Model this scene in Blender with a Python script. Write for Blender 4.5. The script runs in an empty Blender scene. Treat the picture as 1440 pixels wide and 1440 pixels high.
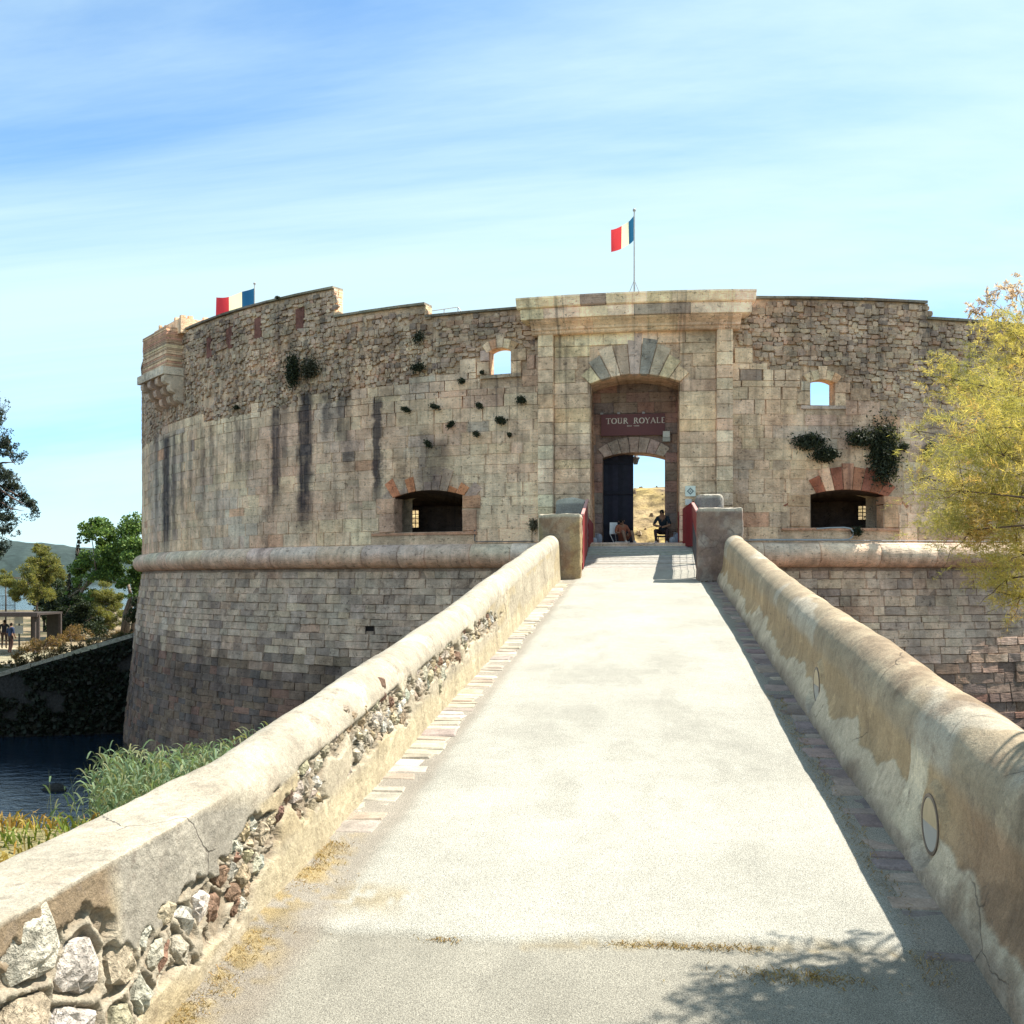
import bpy, bmesh, math, random
import numpy as np
from mathutils import Vector, Matrix, geometry

random.seed(7)
RNG = np.random.default_rng(7)
scene = bpy.context.scene
COL = scene.collection
rad = math.radians
# ------------------------------------------------------------------ camera, sky, sun, exposure
CAMX, EYE = 0.24, 7.4
YAW = rad(7.6)
cam_d = bpy.data.cameras.new('camera')
cam = bpy.data.objects.new('camera', cam_d)
COL.objects.link(cam)
cam.location = (CAMX, 0, EYE)
cam.rotation_euler = (rad(90), 0, YAW)
cam_d.sensor_width = 36.0
cam_d.lens = 36.0
cam_d.shift_y = 95 / 1440
cam_d.clip_start = 0.05
cam_d.clip_end = 20000
scene.camera = cam

SUN = Vector((0.51, 0.20, 0.84)).normalized()          # direction towards the sun
world = bpy.data.worlds.new('World')
scene.world = world
world.use_nodes = True
SKY_STRENGTH = 0.122
SUN_STRENGTH = 4.5
EXPOSURE = 1.25
CLOUD_AT = (3.1, 0.4, 0)
CLOUD = (2.9, 3.75, 3.9)
SKY_WB = (0.80, 1.04, 1.03)

def build_world():
    nt = world.node_tree
    nt.nodes.clear()
    out = nt.nodes.new('ShaderNodeOutputWorld')
    bg = nt.nodes.new('ShaderNodeBackground')
    sky = nt.nodes.new('ShaderNodeTexSky')
    sky.sky_type = 'NISHITA'
    sky.sun_disc = False
    sky.sun_elevation = math.asin(SUN.z)
    sky.sun_rotation = math.atan2(SUN.x, SUN.y)
    sky.air_density = 0.75
    sky.dust_density = 0.15
    sky.ozone_density = 6.0
    bg.inputs['Strength'].default_value = SKY_STRENGTH
    tc = nt.nodes.new('ShaderNodeTexCoord')
    sep = nt.nodes.new('ShaderNodeSeparateXYZ')
    nt.links.new(tc.outputs['Generated'], sep.inputs[0])
    def m(op, a, b=None, clamp=False):
        n = nt.nodes.new('ShaderNodeMath'); n.operation = op; n.use_clamp = clamp
        for i, v in enumerate((a, b)):
            if v is None: continue
            if isinstance(v, (int, float)): n.inputs[i].default_value = v
            else: nt.links.new(v, n.inputs[i])
        return n.outputs[0]
    zz = m('ADD', m('MAXIMUM', sep.outputs[2], 0.0), 0.18)
    u = m('DIVIDE', sep.outputs[0], zz)
    v = m('DIVIDE', sep.outputs[1], zz)
    cmb = nt.nodes.new('ShaderNodeCombineXYZ')
    nt.links.new(u, cmb.inputs[0]); nt.links.new(v, cmb.inputs[1])
    mp = nt.nodes.new('ShaderNodeMapping')
    mp.inputs['Rotation'].default_value = (0, 0, rad(-28))
    mp.inputs['Scale'].default_value = (0.42, 1.15, 1)
    mp.inputs['Location'].default_value = CLOUD_AT
    nt.links.new(cmb.outputs[0], mp.inputs[0])
    n1 = nt.nodes.new('ShaderNodeTexNoise')
    n1.inputs['Scale'].default_value = 0.85; n1.inputs['Detail'].default_value = 9
    n1.inputs['Roughness'].default_value = 0.60; n1.inputs['Distortion'].default_value = 0.6
    nt.links.new(mp.outputs[0], n1.inputs['Vector'])
    mr = nt.nodes.new('ShaderNodeMapRange'); mr.interpolation_type = 'SMOOTHSTEP'
    mr.inputs['From Min'].default_value = 0.22; mr.inputs['From Max'].default_value = 0.64
    mr.inputs['To Max'].default_value = 0.88
    nt.links.new(n1.outputs[0], mr.inputs[0])
    mix = nt.nodes.new('ShaderNodeMix'); mix.data_type = 'RGBA'
    nt.links.new(mr.outputs[0], mix.inputs['Factor'])
    wb = nt.nodes.new('ShaderNodeMix'); wb.data_type = 'RGBA'; wb.blend_type = 'MULTIPLY'; wb.inputs['Factor'].default_value = 1.0
    nt.links.new(sky.outputs[0], wb.inputs['A']); wb.inputs['B'].default_value = (*SKY_WB, 1)
    nt.links.new(wb.outputs['Result'], mix.inputs['A'])
    mix.inputs['B'].default_value = (*CLOUD, 1)
    nt.links.new(mix.outputs['Result'], bg.inputs['Color'])
    nt.links.new(bg.outputs[0], out.inputs[0])
build_world()

sun_d = bpy.data.lights.new('sun', 'SUN')
sun_d.energy = SUN_STRENGTH
sun_d.angle = rad(0.55)
sun_d.color = (1.0, 0.93, 0.82)
sun = bpy.data.objects.new('sun', sun_d)
COL.objects.link(sun)
sun.rotation_euler = (-SUN).to_track_quat('-Z', 'Y').to_euler()
sun.location = (20, 30, 60)
vs = scene.view_settings
vs.view_transform = 'Standard'; vs.look = 'None'; vs.exposure = EXPOSURE; vs.gamma = 1.0
vs.use_curve_mapping = False
scene.render.film_transparent = False

# ------------------------------------------------------------------ numpy noise
def _hash(ix, iy, iz, seed):
    h = (ix.astype(np.int64) * 374761393 + iy.astype(np.int64) * 668265263 + iz.astype(np.int64) * 2147483647 + seed * 144665) & 0xffffffff
    h = ((h ^ (h >> 13)) * 1274126177) & 0xffffffff
    h = ((h ^ (h >> 15)) * 2246822519) & 0xffffffff
    return ((h ^ (h >> 16)) & 0xffffff) / float(0xffffff)

def vnoise(x, y, z=0.0, seed=0):
    x, y, z = np.broadcast_arrays(np.asarray(x, float), np.asarray(y, float), np.asarray(z, float))
    fx, fy, fz = np.floor(x), np.floor(y), np.floor(z)
    tx, ty, tz = x - fx, y - fy, z - fz
    tx, ty, tz = [t * t * (3 - 2 * t) for t in (tx, ty, tz)]
    r = 0
    for a in (0, 1):
        for b in (0, 1):
            for c in (0, 1):
                w = (tx if a else 1 - tx) * (ty if b else 1 - ty) * (tz if c else 1 - tz)
                r = r + w * _hash(fx + a, fy + b, fz + c, seed)
    return r

def fbm(x, y, z=0.0, seed=0, oct=4, gain=0.5):
    x, y, z = np.asarray(x, float), np.asarray(y, float), np.asarray(z, float)
    s, a, t = 0.0, 1.0, 0.0
    for i in range(oct):
        s = s + a * vnoise(x, y, z, seed + i * 17); t += a
        x, y, z, a = x * 2.03, y * 2.03, z * 2.03, a * gain
    return s / t

def sstep(a, b, x):
    t = np.clip((np.asarray(x, float) - a) / (b - a), 0, 1)
    return t * t * (3 - 2 * t)

# ------------------------------------------------------------------ pixel <-> world helpers used for measuring
RT = np.array([math.cos(YAW), math.sin(YAW)]); FW = np.array([-math.sin(YAW), math.cos(YAW)])
def at_depth(px, py, d):
    p = np.array([CAMX, 0.0]) + d * ((px - 720) / 1440 * RT + FW)
    return Vector((p[0], p[1], EYE + (815 - py) / 1440 * d))
def to_px(x, y, z):
    v = np.array([x - CAMX, y]); d = v @ FW
    return 720 + 1440 * (v @ RT) / d, 815 - 1440 * (z - EYE) / d, d

# ------------------------------------------------------------------ mesh builder
class MB:
    def __init__(s): s.v = []; s.f = []; s.t = []
    def add(s, verts, faces, tint=(1, 1, 1)):
        b = len(s.v)
        s.v.extend(verts)
        if len(tint) == len(verts) and hasattr(tint[0], '__len__'): s.t.extend(tint)
        else: s.t.extend([tint] * len(verts))
        s.f.extend([tuple(i + b for i in f) for f in faces])
        return s
    def box(s, x0, x1, y0, y1, z0, z1, tint=(1, 1, 1)):
        v = [(x0, y0, z0), (x1, y0, z0), (x1, y1, z0), (x0, y1, z0), (x0, y0, z1), (x1, y0, z1), (x1, y1, z1), (x0, y1, z1)]
        f = [(0, 3, 2, 1), (4, 5, 6, 7), (0, 1, 5, 4), (1, 2, 6, 5), (2, 3, 7, 6), (3, 0, 4, 7)]
        return s.add(v, f, tint)
    def tube(s, pts, r, n=8, tint=(1, 1, 1), cap=True):
        pts = [Vector(p) for p in pts]
        if not hasattr(r, '__len__'): r = [r] * len(pts)
        V = []; F = []
        ref = Vector((0.13, 0.31, 0.94))
        for i, p in enumerate(pts):
            d = (pts[min(i + 1, len(pts) - 1)] - pts[max(i - 1, 0)])
            d = d.normalized() if d.length > 1e-9 else Vector((0, 0, 1))
            a = d.cross(ref)
            if a.length < 0.05: a = d.cross(Vector((1, 0, 0)))
            a.normalize(); b = d.cross(a)
            for k in range(n):
                t = 2 * math.pi * k / n
                V.append(tuple(p + (a * math.cos(t) + b * math.sin(t)) * r[i]))
        for i in range(len(pts) - 1):
            for k in range(n):
                k2 = (k + 1) % n
                F.append((i * n + k, i * n + k2, (i + 1) * n + k2, (i + 1) * n + k))
        if cap:
            F.append(tuple(range(n))[::-1]); F.append(tuple((len(pts) - 1) * n + k for k in range(n)))
        return s.add(V, F, tint)
    def build(s, name, mat, parent=None, smooth=False, kind=None):
        me = bpy.data.meshes.new(name)
        me.from_pydata([tuple(map(float, p)) for p in s.v], [], s.f)
        at = me.color_attributes.new('tint', 'FLOAT_COLOR', 'POINT')
        buf = np.ones((len(s.v), 4), np.float32)
        if len(s.t): buf[:, :3] = np.array(s.t, np.float32)
        at.data.foreach_set('color', buf.ravel())
        me.materials.append(mat)
        if smooth: me.polygons.foreach_set('use_smooth', [True] * len(me.polygons))
        me.update()
        return link(name, me, parent, kind)

def link(name, me, parent=None, kind=None):
    o = bpy.data.objects.new(name, me)
    COL.objects.link(o)
    if parent is not None:
        o.parent = parent
        if parent.type == 'EMPTY': o.matrix_parent_inverse = parent_inv(parent)
    if kind: o['kind'] = kind
    return o
def parent_inv(p):
    return (Matrix.Translation(p.location) @ p.rotation_euler.to_matrix().to_4x4()).inverted()
def thing(name, loc, label, cat, group=None):
    o = bpy.data.objects.new(name, None)
    o.empty_display_size = 0.3
    COL.objects.link(o); o.location = loc
    return tag(o, label, cat, group)
def tag(o, label, cat, group=None):
    o['label'] = label; o['category'] = cat
    if group: o['group'] = group
    return o
def np_mesh(name, V, F, T, mat, parent=None, smooth=True, kind=None):
    """V (n,3) array, F (m,4) array of quads, T (n,3) tints"""
    me = bpy.data.meshes.new(name)
    me.vertices.add(len(V)); me.vertices.foreach_set('co', np.asarray(V, np.float32).ravel())
    k = F.shape[1]
    me.loops.add(F.size); me.loops.foreach_set('vertex_index', F.ravel().astype(np.int32))
    me.polygons.add(len(F)); me.polygons.foreach_set('loop_start', np.arange(0, F.size, k, dtype=np.int32))
    me.update(calc_edges=True)
    if T is not None:
        at = me.color_attributes.new('tint', 'FLOAT_COLOR', 'POINT')
        buf = np.ones((len(V), 4), np.float32); buf[:, :3] = T
        at.data.foreach_set('color', buf.ravel())
    me.materials.append(mat)
    me.polygons.foreach_set('use_smooth', [smooth] * len(me.polygons))
    me.validate()
    return link(name, me, parent, kind)
def grid_faces(n, m):
    i = np.arange(n - 1)[:, None] * m + np.arange(m - 1)[None, :]
    return np.stack([i, i + 1, i + m + 1, i + m], -1).reshape(-1, 4)

# ------------------------------------------------------------------ materials
class NT:
    def __init__(s, name, rough=0.9, spec=0.25):
        s.m = bpy.data.materials.new(name); s.m.use_nodes = True
        s.t = s.m.node_tree; s.b = s.t.nodes['Principled BSDF']
        s.b.inputs['Roughness'].default_value = rough
        s.b.inputs['Specular IOR Level'].default_value = spec
        s.pos = s.t.nodes.new('ShaderNodeNewGeometry').outputs['Position']
    def n(s, t): return s.t.nodes.new(t)
    def put(s, sock, v):
        if hasattr(v, 'is_linked') or isinstance(v, bpy.types.NodeSocket): s.t.links.new(v, sock)
        elif hasattr(v, '__len__') and len(v) == 3 and sock.type == 'RGBA': sock.default_value = (*v, 1)
        else: sock.default_value = v
    def math(s, op, a, b=None, c=None, clamp=False):
        n = s.n('ShaderNodeMath'); n.operation = op; n.use_clamp = clamp
        for i, v in enumerate((a, b, c)):
            if v is not None: s.put(n.inputs[i], v)
        return n.outputs[0]
    def map(s, vec, scale=(1, 1, 1), rot=(0, 0, 0), loc=(0, 0, 0)):
        n = s.n('ShaderNodeMapping'); s.put(n.inputs[0], vec)
        n.inputs['Scale'].default_value = scale; n.inputs['Rotation'].default_value = rot; n.inputs['Location'].default_value = loc
        return n.outputs[0]
    def noise(s, scale, detail=4, rough=0.55, vec=None, dist=0.0):
        n = s.n('ShaderNodeTexNoise'); s.put(n.inputs['Vector'], vec if vec is not None else s.pos)
        n.inputs['Scale'].default_value = scale; n.inputs['Detail'].default_value = detail
        n.inputs['Roughness'].default_value = rough; n.inputs['Distortion'].default_value = dist
        return n.outputs[0]
    def voro(s, scale, vec=None, feature='F1'):
        n = s.n('ShaderNodeTexVoronoi'); n.feature = feature
        s.put(n.inputs['Vector'], vec if vec is not None else s.pos); n.inputs['Scale'].default_value = scale
        return n.outputs[0]
    def rng(s, v, a, b, c=0.0, d=1.0, smooth=True):
        n = s.n('ShaderNodeMapRange'); n.interpolation_type = 'SMOOTHSTEP' if smooth else 'LINEAR'
        s.put(n.inputs[0], v)
        for i, k in enumerate((a, b, c, d)): n.inputs[i + 1].default_value = k
        return n.outputs[0]
    def mix(s, f, a, b, mode='MIX'):
        n = s.n('ShaderNodeMix'); n.data_type = 'RGBA'; n.blend_type = mode
        s.put(n.inputs['Factor'], f); s.put(n.inputs['A'], a); s.put(n.inputs['B'], b)
        return n.outputs['Result']
    def tint(s):
        n = s.n('ShaderNodeAttribute'); n.attribute_name = 'tint'; return n.outputs['Color']
    def scale(s, col, f):
        n = s.n('ShaderNodeVectorMath'); n.operation = 'SCALE'; s.put(n.inputs[0], col); s.put(n.inputs['Scale'], f)
        return n.outputs[0]
    def color(s, c): s.put(s.b.inputs['Base Color'], c)
    def bump(s, h, strength=0.5, dist=0.02):
        n = s.n('ShaderNodeBump'); n.inputs['Strength'].default_value = strength; n.inputs['Distance'].default_value = dist
        s.put(n.inputs['Height'], h); s.put(s.b.inputs['Normal'], n.outputs[0])
    def sepxyz(s, v):
        n = s.n('ShaderNodeSeparateXYZ'); s.put(n.inputs[0], v); return n.outputs

YC, R = 59.0, 27.0      # tower axis and radius of its upper wall

def m_tower():
    """weathered limestone: tint attribute x grain, lamination cracks with painted-in shade, soot streaks"""
    g = NT('tower_stone', 0.92, 0.2)
    lam = g.map(g.pos, (1.2, 1.2, 9.0))
    n_big = g.noise(0.45, 5, 0.6)
    n_mid = g.noise(3.2, 5, 0.62)
    n_fine = g.noise(26, 4, 0.65)
    n_lam = g.noise(2.6, 5, 0.6, lam, 0.4)
    v = g.math('MULTIPLY', g.rng(n_big, 0.3, 0.7, 0.86, 1.12, False), g.rng(n_mid, 0.3, 0.7, 0.78, 1.18, False))
    v = g.math('MULTIPLY', v, g.rng(n_fine, 0.3, 0.7, 0.82, 1.14, False))
    v = g.math('MULTIPLY', v, g.rng(n_lam, 0.28, 0.42, 0.6, 1.0))
    crk = g.rng(g.noise(3.4, 6, 0.7, g.map(g.pos, (0.9, 0.9, 7.0), loc=(3, 1, 8)), 0.8), 0.325, 0.36)
    v = g.math('MULTIPLY', v, g.math('ADD', 0.42, g.math('MULTIPLY', crk, 0.58)))  # crack shade painted as dark lines where bump barely shows
    v = g.math('MULTIPLY', v, g.rng(g.noise(1.3, 5, 0.65, g.map(g.pos, (1, 1, .8), loc=(9, 9, 2))), 0.32, 0.62, 0.72, 1.06))
    c = g.mix(1.0, g.scale(g.tint(), g.math('MULTIPLY', v, 2.05)), (1.11, 0.93, 0.80), 'MULTIPLY')
    # warm/cool drift
    c = g.mix(g.rng(g.noise(0.7, 4, 0.6, g.map(g.pos, loc=(7, 3, 9))), 0.45, 0.7, 0, 0.35), c, g.mix(1.0, c, (1.08, 0.86, 0.74), 'MULTIPLY'))
    gr = g.math('MULTIPLY', g.rng(g.noise(0.55, 6, 0.68, g.map(g.pos, (1, 1, .6), loc=(2, 7, 4))), 0.44, 0.64), g.rng(g.noise(5.0, 5, 0.7, g.map(g.pos, loc=(8, 2, 1))), 0.36, 0.58, 0.35, 1.0))
    c = g.mix(g.math('MULTIPLY', gr, 0.62), c, g.mix(1.0, c, (0.40, 0.36, 0.36), 'MULTIPLY'))
    # pock marks
    pk = g.rng(g.noise(9, 3, 0.7, g.map(g.pos, loc=(1, 5, 2))), 0.60, 0.68)
    c = g.mix(g.math('MULTIPLY', pk, 0.7), c, g.scale(c, 0.34))
    # streaks of soot running down from known outlets, in (angle, height)
    x, y, z = g.sepxyz(g.pos)
    ang = g.math('MULTIPLY', g.math('ARCTAN2', x, g.math('SUBTRACT', YC, y)), 180 / math.pi)
    wob = g.math('MULTIPLY', g.math('SUBTRACT', g.noise(2.2, 4, 0.65), 0.5), 1.3)
    angw = g.math('ADD', ang, wob)
    streak = None
    for a, w, zt, zb, st in ((-47.2, .9, 13.3, 7.9, .95), (-45.2, .45, 13.4, 8.7, .7), (-43.2, .35, 13.2, 9.5, .6), (-41.4, .3, 13.1, 10.5, .5),
                             (-39.0, .3, 13.2, 10.2, .55), (-37.6, .25, 13.2, 10.8, .5), (-33.6, .3, 13.2, 10.8, .55), (-32.3, .3, 13.3, 10.9, .5),
                             (-28.9, .42, 13.5, 9.6, .9), (-28.0, .35, 13.8, 11.2, .6), (-25.7, .62, 13.9, 8.6, .98), (-23.6, .3, 13.8, 12.1, .7),
                             (-22.2, .28, 13.9, 12.0, .65), (-21.6, .3, 13.9, 11.2, .55), (-19.0, .33, 13.4, 9.7, .95), (-18.2, .5, 13.8, 12.0, .35),
                             (-14.4, .9, 11.8, 10.1, .6), (-15.3, .3, 12.2, 10.6, .45), (-50.5, .5, 13.5, 9.5, .6)):
        d = g.math('ABSOLUTE', g.math('SUBTRACT', angw, a))
        m1 = g.rng(d, 0.6 * w, 1.75 * w, 1, 0)
        m2 = g.math('MULTIPLY', g.rng(z, zt - 0.1, zt + 0.35, 1, 0), g.rng(z, zb - 0.2, zb + (zt - zb) * 0.3, 0.0, 1.0))
        mm = g.math('MULTIPLY', g.math('MULTIPLY', m1, m2), st)
        streak = mm if streak is None else g.math('MAXIMUM', streak, mm)
    cmb = g.n('ShaderNodeCombineXYZ'); g.put(cmb.inputs[0], g.math('MULTIPLY', ang, 2.6)); g.put(cmb.inputs[1], g.math('MULTIPLY', z, 0.16))
    fine = g.noise(1.0, 5, 0.6, cmb.outputs[0])
    gen = g.math('MULTIPLY', g.rng(fine, 0.50, 0.72, 0, 0.5), g.rng(z, 8.5, 13.5, 0.5, 1.0))
    streak = g.math('MAXIMUM', g.math('MULTIPLY', g.math('MULTIPLY', streak, g.rng(fine, 0.34, 0.56, 0.72, 1.0)), g.rng(g.noise(2.2, 4, 0.65), 0.25, 0.5, 0.7, 1.0)), gen)
    c = g.mix(g.math('MULTIPLY', streak, 0.96), c, (0.030, 0.026, 0.036))
    g.color(c)
    h = g.math('ADD', g.math('MULTIPLY', n_lam, 0.9), g.math('ADD', g.math('MULTIPLY', n_mid, 0.9), g.math('MULTIPLY', n_fine, 0.35)))
    h = g.math('SUBTRACT', h, g.math('MULTIPLY', pk, 0.35))
    g.bump(h, 0.75, 0.05)
    return g.m

def m_generic(name, rough=0.9, fine=30, mid=4, amp=0.22, bump=0.4, bdist=0.01, spec=0.25, lamz=1.0):
    g = NT(name, rough, spec)
    p = g.map(g.pos, (1, 1, lamz)) if lamz != 1 else g.pos
    a = g.noise(mid, 5, 0.6, p); b = g.noise(fine, 4, 0.65, p)
    v = g.math('MULTIPLY', g.rng(a, 0.3, 0.7, 1 - amp, 1 + amp, False), g.rng(b, 0.3, 0.7, 1 - amp, 1 + amp, False))
    g.color(g.scale(g.tint(), v))
    if bump: g.bump(g.math('ADD', a, g.math('MULTIPLY', b, 0.5)), bump, bdist)
    return g.m

def m_path():
    g = NT('path_gravel', 0.95, 0.15)
    sp = g.voro(95, None); sp2 = g.noise(210, 3, 0.7); big = g.noise(0.8, 5, 0.6); mid = g.noise(6, 4, 0.6)
    v = g.math('MULTIPLY', g.rng(sp2, 0.38, 0.60, 0.36, 1.24, False), g.rng(sp, 0.1, 0.6, 0.70, 1.15, False))
    v = g.math('MULTIPLY', v, g.rng(big, 0.3, 0.7, 0.90, 1.07, False))
    v = g.math('MULTIPLY', v, g.rng(mid, 0.3, 0.7, 0.94, 1.05, False))
    pk = g.rng(g.noise(38, 2, 0.5), 0.70, 0.76)
    c = g.mix(g.math('MULTIPLY', pk, 0.6), g.scale(g.tint(), v), (0.09, 0.085, 0.075))
    g.color(c)
    g.bump(g.math('ADD', sp2, g.math('MULTIPLY', sp, 0.6)), 0.55, 0.012)
    return g.m

def m_plaster():
    g = NT('old_plaster', 0.93, 0.2)
    a = g.noise(2.6, 6, 0.65); b = g.noise(17, 5, 0.7); c3 = g.noise(85, 3, 0.7)
    v = g.math('MULTIPLY', g.rng(a, 0.3, 0.7, 0.84, 1.14, False), g.rng(b, 0.3, 0.7, 0.80, 1.16, False))
    v = g.math('MULTIPLY', v, g.rng(c3, 0.3, 0.7, 0.76, 1.16, False))
    c = g.scale(g.tint(), g.math('MULTIPLY', v, 0.86))
    # drips down the face
    drip = g.noise(1.0, 5, 0.65, g.map(g.pos, (3.2, 3.2, 0.35)))
    c = g.mix(g.rng(drip, 0.52, 0.72, 0, 0.42), c, g.mix(1.0, c, (0.52, 0.47, 0.46), 'MULTIPLY'))
    li = g.math('MULTIPLY', g.rng(g.noise(7, 6, 0.78, g.map(g.pos, loc=(4, 8, 1))), 0.53, 0.66), g.rng(g.noise(0.9, 3, 0.6, g.map(g.pos, loc=(2, 2, 5))), 0.4, 0.62, 0.25, 1.0))
    c = g.mix(g.math('MULTIPLY', li, 0.62), c, (0.15, 0.12, 0.095))
    spk = g.rng(g.noise(120, 3, 0.7, g.map(g.pos, loc=(1, 8, 4))), 0.60, 0.66)
    c = g.mix(g.math('MULTIPLY', spk, 0.55), c, (0.10, 0.085, 0.07))
    pt = g.rng(g.noise(1.1, 6, 0.62, g.map(g.pos, loc=(6, 3, 7))), 0.585, 0.60)
    c = g.mix(g.math('MULTIPLY', pt, 0.5), c, g.scale(c, 1.45))
    ck = g.voro(1.15, g.map(g.mix(0.22, g.pos, g.scale(g.noise(2.0, 4, 0.6), 1.0)), (1, 0.8, 1)), 'DISTANCE_TO_EDGE')
    crack = g.math('MULTIPLY', g.rng(ck, 0.002, 0.006, 1, 0), g.rng(g.noise(0.9, 2, 0.5), 0.52, 0.58))
    c = g.mix(g.math('MULTIPLY', crack, 0.5), c, (0.05, 0.04, 0.035))
    g.color(c)
    h = g.math('ADD', g.math('MULTIPLY', a, 0.8), g.math('ADD', g.math('MULTIPLY', b, 0.7), g.math('MULTIPLY', c3, 0.28)))
    g.bump(g.math('SUBTRACT', h, g.math('MULTIPLY', crack, 0.4)), 0.7, 0.03)
    return g.m

def m_leaf(name, trans=0.35, rough=0.6):
    g = NT(name, rough, 0.3)
    t = g.tint()
    g.color(t)
    tr = g.n('ShaderNodeBsdfTranslucent'); g.put(tr.inputs[0], g.mix(1.0, t, (1.18, 1.12, 0.60), 'MULTIPLY'))
    mx = g.n('ShaderNodeMixShader'); mx.inputs[0].default_value = trans
    out = g.t.nodes['Material Output']
    g.t.links.new(g.b.outputs[0], mx.inputs[1]); g.t.links.new(tr.outputs[0], mx.inputs[2]); g.t.links.new(mx.outputs[0], out.inputs[0])
    return g.m

def m_water():
    g = NT('water', 0.06, 0.5)
    g.color((0.006, 0.014, 0.026))
    g.b.inputs['IOR'].default_value = 1.33
    n1 = g.noise(1.3, 4, 0.6, g.map(g.pos, (1.0, 1.6, 1)), 0.4); n2 = g.noise(6.5, 3, 0.6, g.map(g.pos, (1.0, 1.5, 1)))
    g.bump(g.math('ADD', n1, g.math('MULTIPLY', n2, 0.3)), 0.35, 0.10)
    return g.m

def m_plain(name, col, rough=0.6, metal=0.0, spec=0.4):
    g = NT(name, rough, spec)
    a = g.noise(12, 4, 0.6); 
    g.color(g.scale(g.mix(0.0, col, col), g.rng(a, 0.3, 0.7, 0.85, 1.12, False)))
    g.b.inputs['Metallic'].default_value = metal
    g.bump(a, 0.12, 0.004)
    return g.m

M_TOWER = m_tower()
M_PATH = m_path()
M_PLASTER = m_plaster()
M_ROCK = m_generic('rubble_rock', 0.92, 38, 9, 0.42, 1.0, 0.05)
M_KERB = m_generic('gutter_stone', 0.92, 60, 6, 0.25, 0.7, 0.012)
M_WOOD = m_generic('weathered_wood', 0.85, 40, 8, 0.2, 0.4, 0.004, lamz=1.0)
M_DIRT = m_generic('earth', 0.97, 22, 2.0, 0.28, 0.8, 0.03)
M_BANK = m_generic('dry_bank', 0.97, 9, 1.3, 0.32, 0.9, 0.15)
M_PAINT = m_generic('paint', 0.5, 20, 5, 0.08, 0.15, 0.003, 0.4)
M_METAL = m_generic('metal', 0.5, 30, 6, 0.12, 0.2, 0.003, 0.5)
M_CLOTH = m_generic('cloth', 0.9, 60, 9, 0.12, 0.3, 0.004, 0.15)
M_BARK = m_generic('bark', 0.95, 30, 8, 0.3, 0.9, 0.02)
M_LEAF = m_leaf('leaves', 0.35)
M_FEATH = m_leaf('feathery_leaves', 0.55)
M_FLAG = m_leaf('flag_cloth', 0.45, 0.8)
M_WATER = m_water()
M_HILL = m_generic('wooded_hill', 1.0, 0.06, 0.012, 0.3, 0.0)
g_ = NT('glass_disc', 0.15, 0.5); g_.color((0.42, 0.41, 0.38)); M_GLASS = g_.m

# ------------------------------------------------------------------ tower geometry in (u, z): u = arc length at radius R
def cylmap(base):
    def f(u, v, h):
        t = u / R; r = base + h
        return (r * math.sin(t), YC - r * math.cos(t), v)
    return f
def U(deg): return R * rad(deg)

def slab(mb, poly, f, h0, h1, ch, tint, jit=0.006, edge_in=0.0):
    """a stone: polygon (u, v) with chamfered edges; h0 back depth, h1 front height"""
    n = len(poly)
    cu = sum(p[0] for p in poly) / n; cv = sum(p[1] for p in poly) / n
    V = []
    tu, tv = random.uniform(-jit, jit), random.uniform(-jit, jit)
    size = max(1e-3, max(abs(p[0] - cu) + abs(p[1] - cv) for p in poly))
    k = max(0.45, 1 - 1.6 * ch / size)
    for p in poly: V.append(f(p[0], p[1], h0))
    for p in poly: V.append(f(p[0], p[1], h1 - ch * random.uniform(0.6, 1.3)))
    for p in poly:
        du, dv = (p[0] - cu) / size, (p[1] - cv) / size
        V.append(f(cu + (p[0] - cu) * k + random.uniform(-jit, jit), cv + (p[1] - cv) * k + random.uniform(-jit, jit) * .6, h1 + du * tu * 2 + dv * tv * 2 + random.uniform(-jit, jit)))
    F = []
    for i in range(n):
        j = (i + 1) % n
        F.append((i, j, n + j, n + i)); F.append((n + i, n + j, 2 * n + j, 2 * n + i))
    F.append(tuple(2 * n + i for i in range(n)))
    mb.add(V, F, tint)

def jrect(u0, u1, v0, v1, j=0.008):
    r = random.uniform
    return [(u0 + r(-j, j), v0 + r(-j, j)), (u1 + r(-j, j), v0 + r(-j, j)), (u1 + r(-j, j), v1 + r(-j, j)), (u0 + r(-j, j), v1 + r(-j, j))]

def var(c, a=0.12, hue=0.05):
    k = random.uniform(1 - a, 1 + a)
    return tuple(max(0.01, x * k * random.uniform(1 - hue, 1 + hue)) for x in c)

TAN, PALE, GREY, RED, DARK = (.40, .335, .265), (.46, .40, .325), (.315, .29, .265), (.36, .25, .19), (.20, .175, .17)
def lerp3(a, b, t): return tuple(x + (y - x) * t for x, y in zip(a, b))
def t_ashlar(u, z):
    a = float(fbm(u * .22, z * .35, 0, 301, 3)); b = float(fbm(u * .3 + 9, z * .5, 0, 302, 3))
    c = lerp3(lerp3(TAN, PALE, float(sstep(.45, .65, a))), lerp3(GREY, (.37, .29, .24), float(sstep(.4, .6, a))), float(sstep(.47, .66, b)))
    if random.random() < .05: c = random.choice([GREY, RED, DARK, PALE])
    return var(c, 0.07, .025)
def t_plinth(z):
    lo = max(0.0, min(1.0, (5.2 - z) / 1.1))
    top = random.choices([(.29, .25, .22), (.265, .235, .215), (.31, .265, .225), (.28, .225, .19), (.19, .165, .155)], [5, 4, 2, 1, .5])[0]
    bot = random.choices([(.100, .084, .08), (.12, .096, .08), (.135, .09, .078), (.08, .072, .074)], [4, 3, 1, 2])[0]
    return var(lerp3(top, bot, lo), .09, .02)
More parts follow.
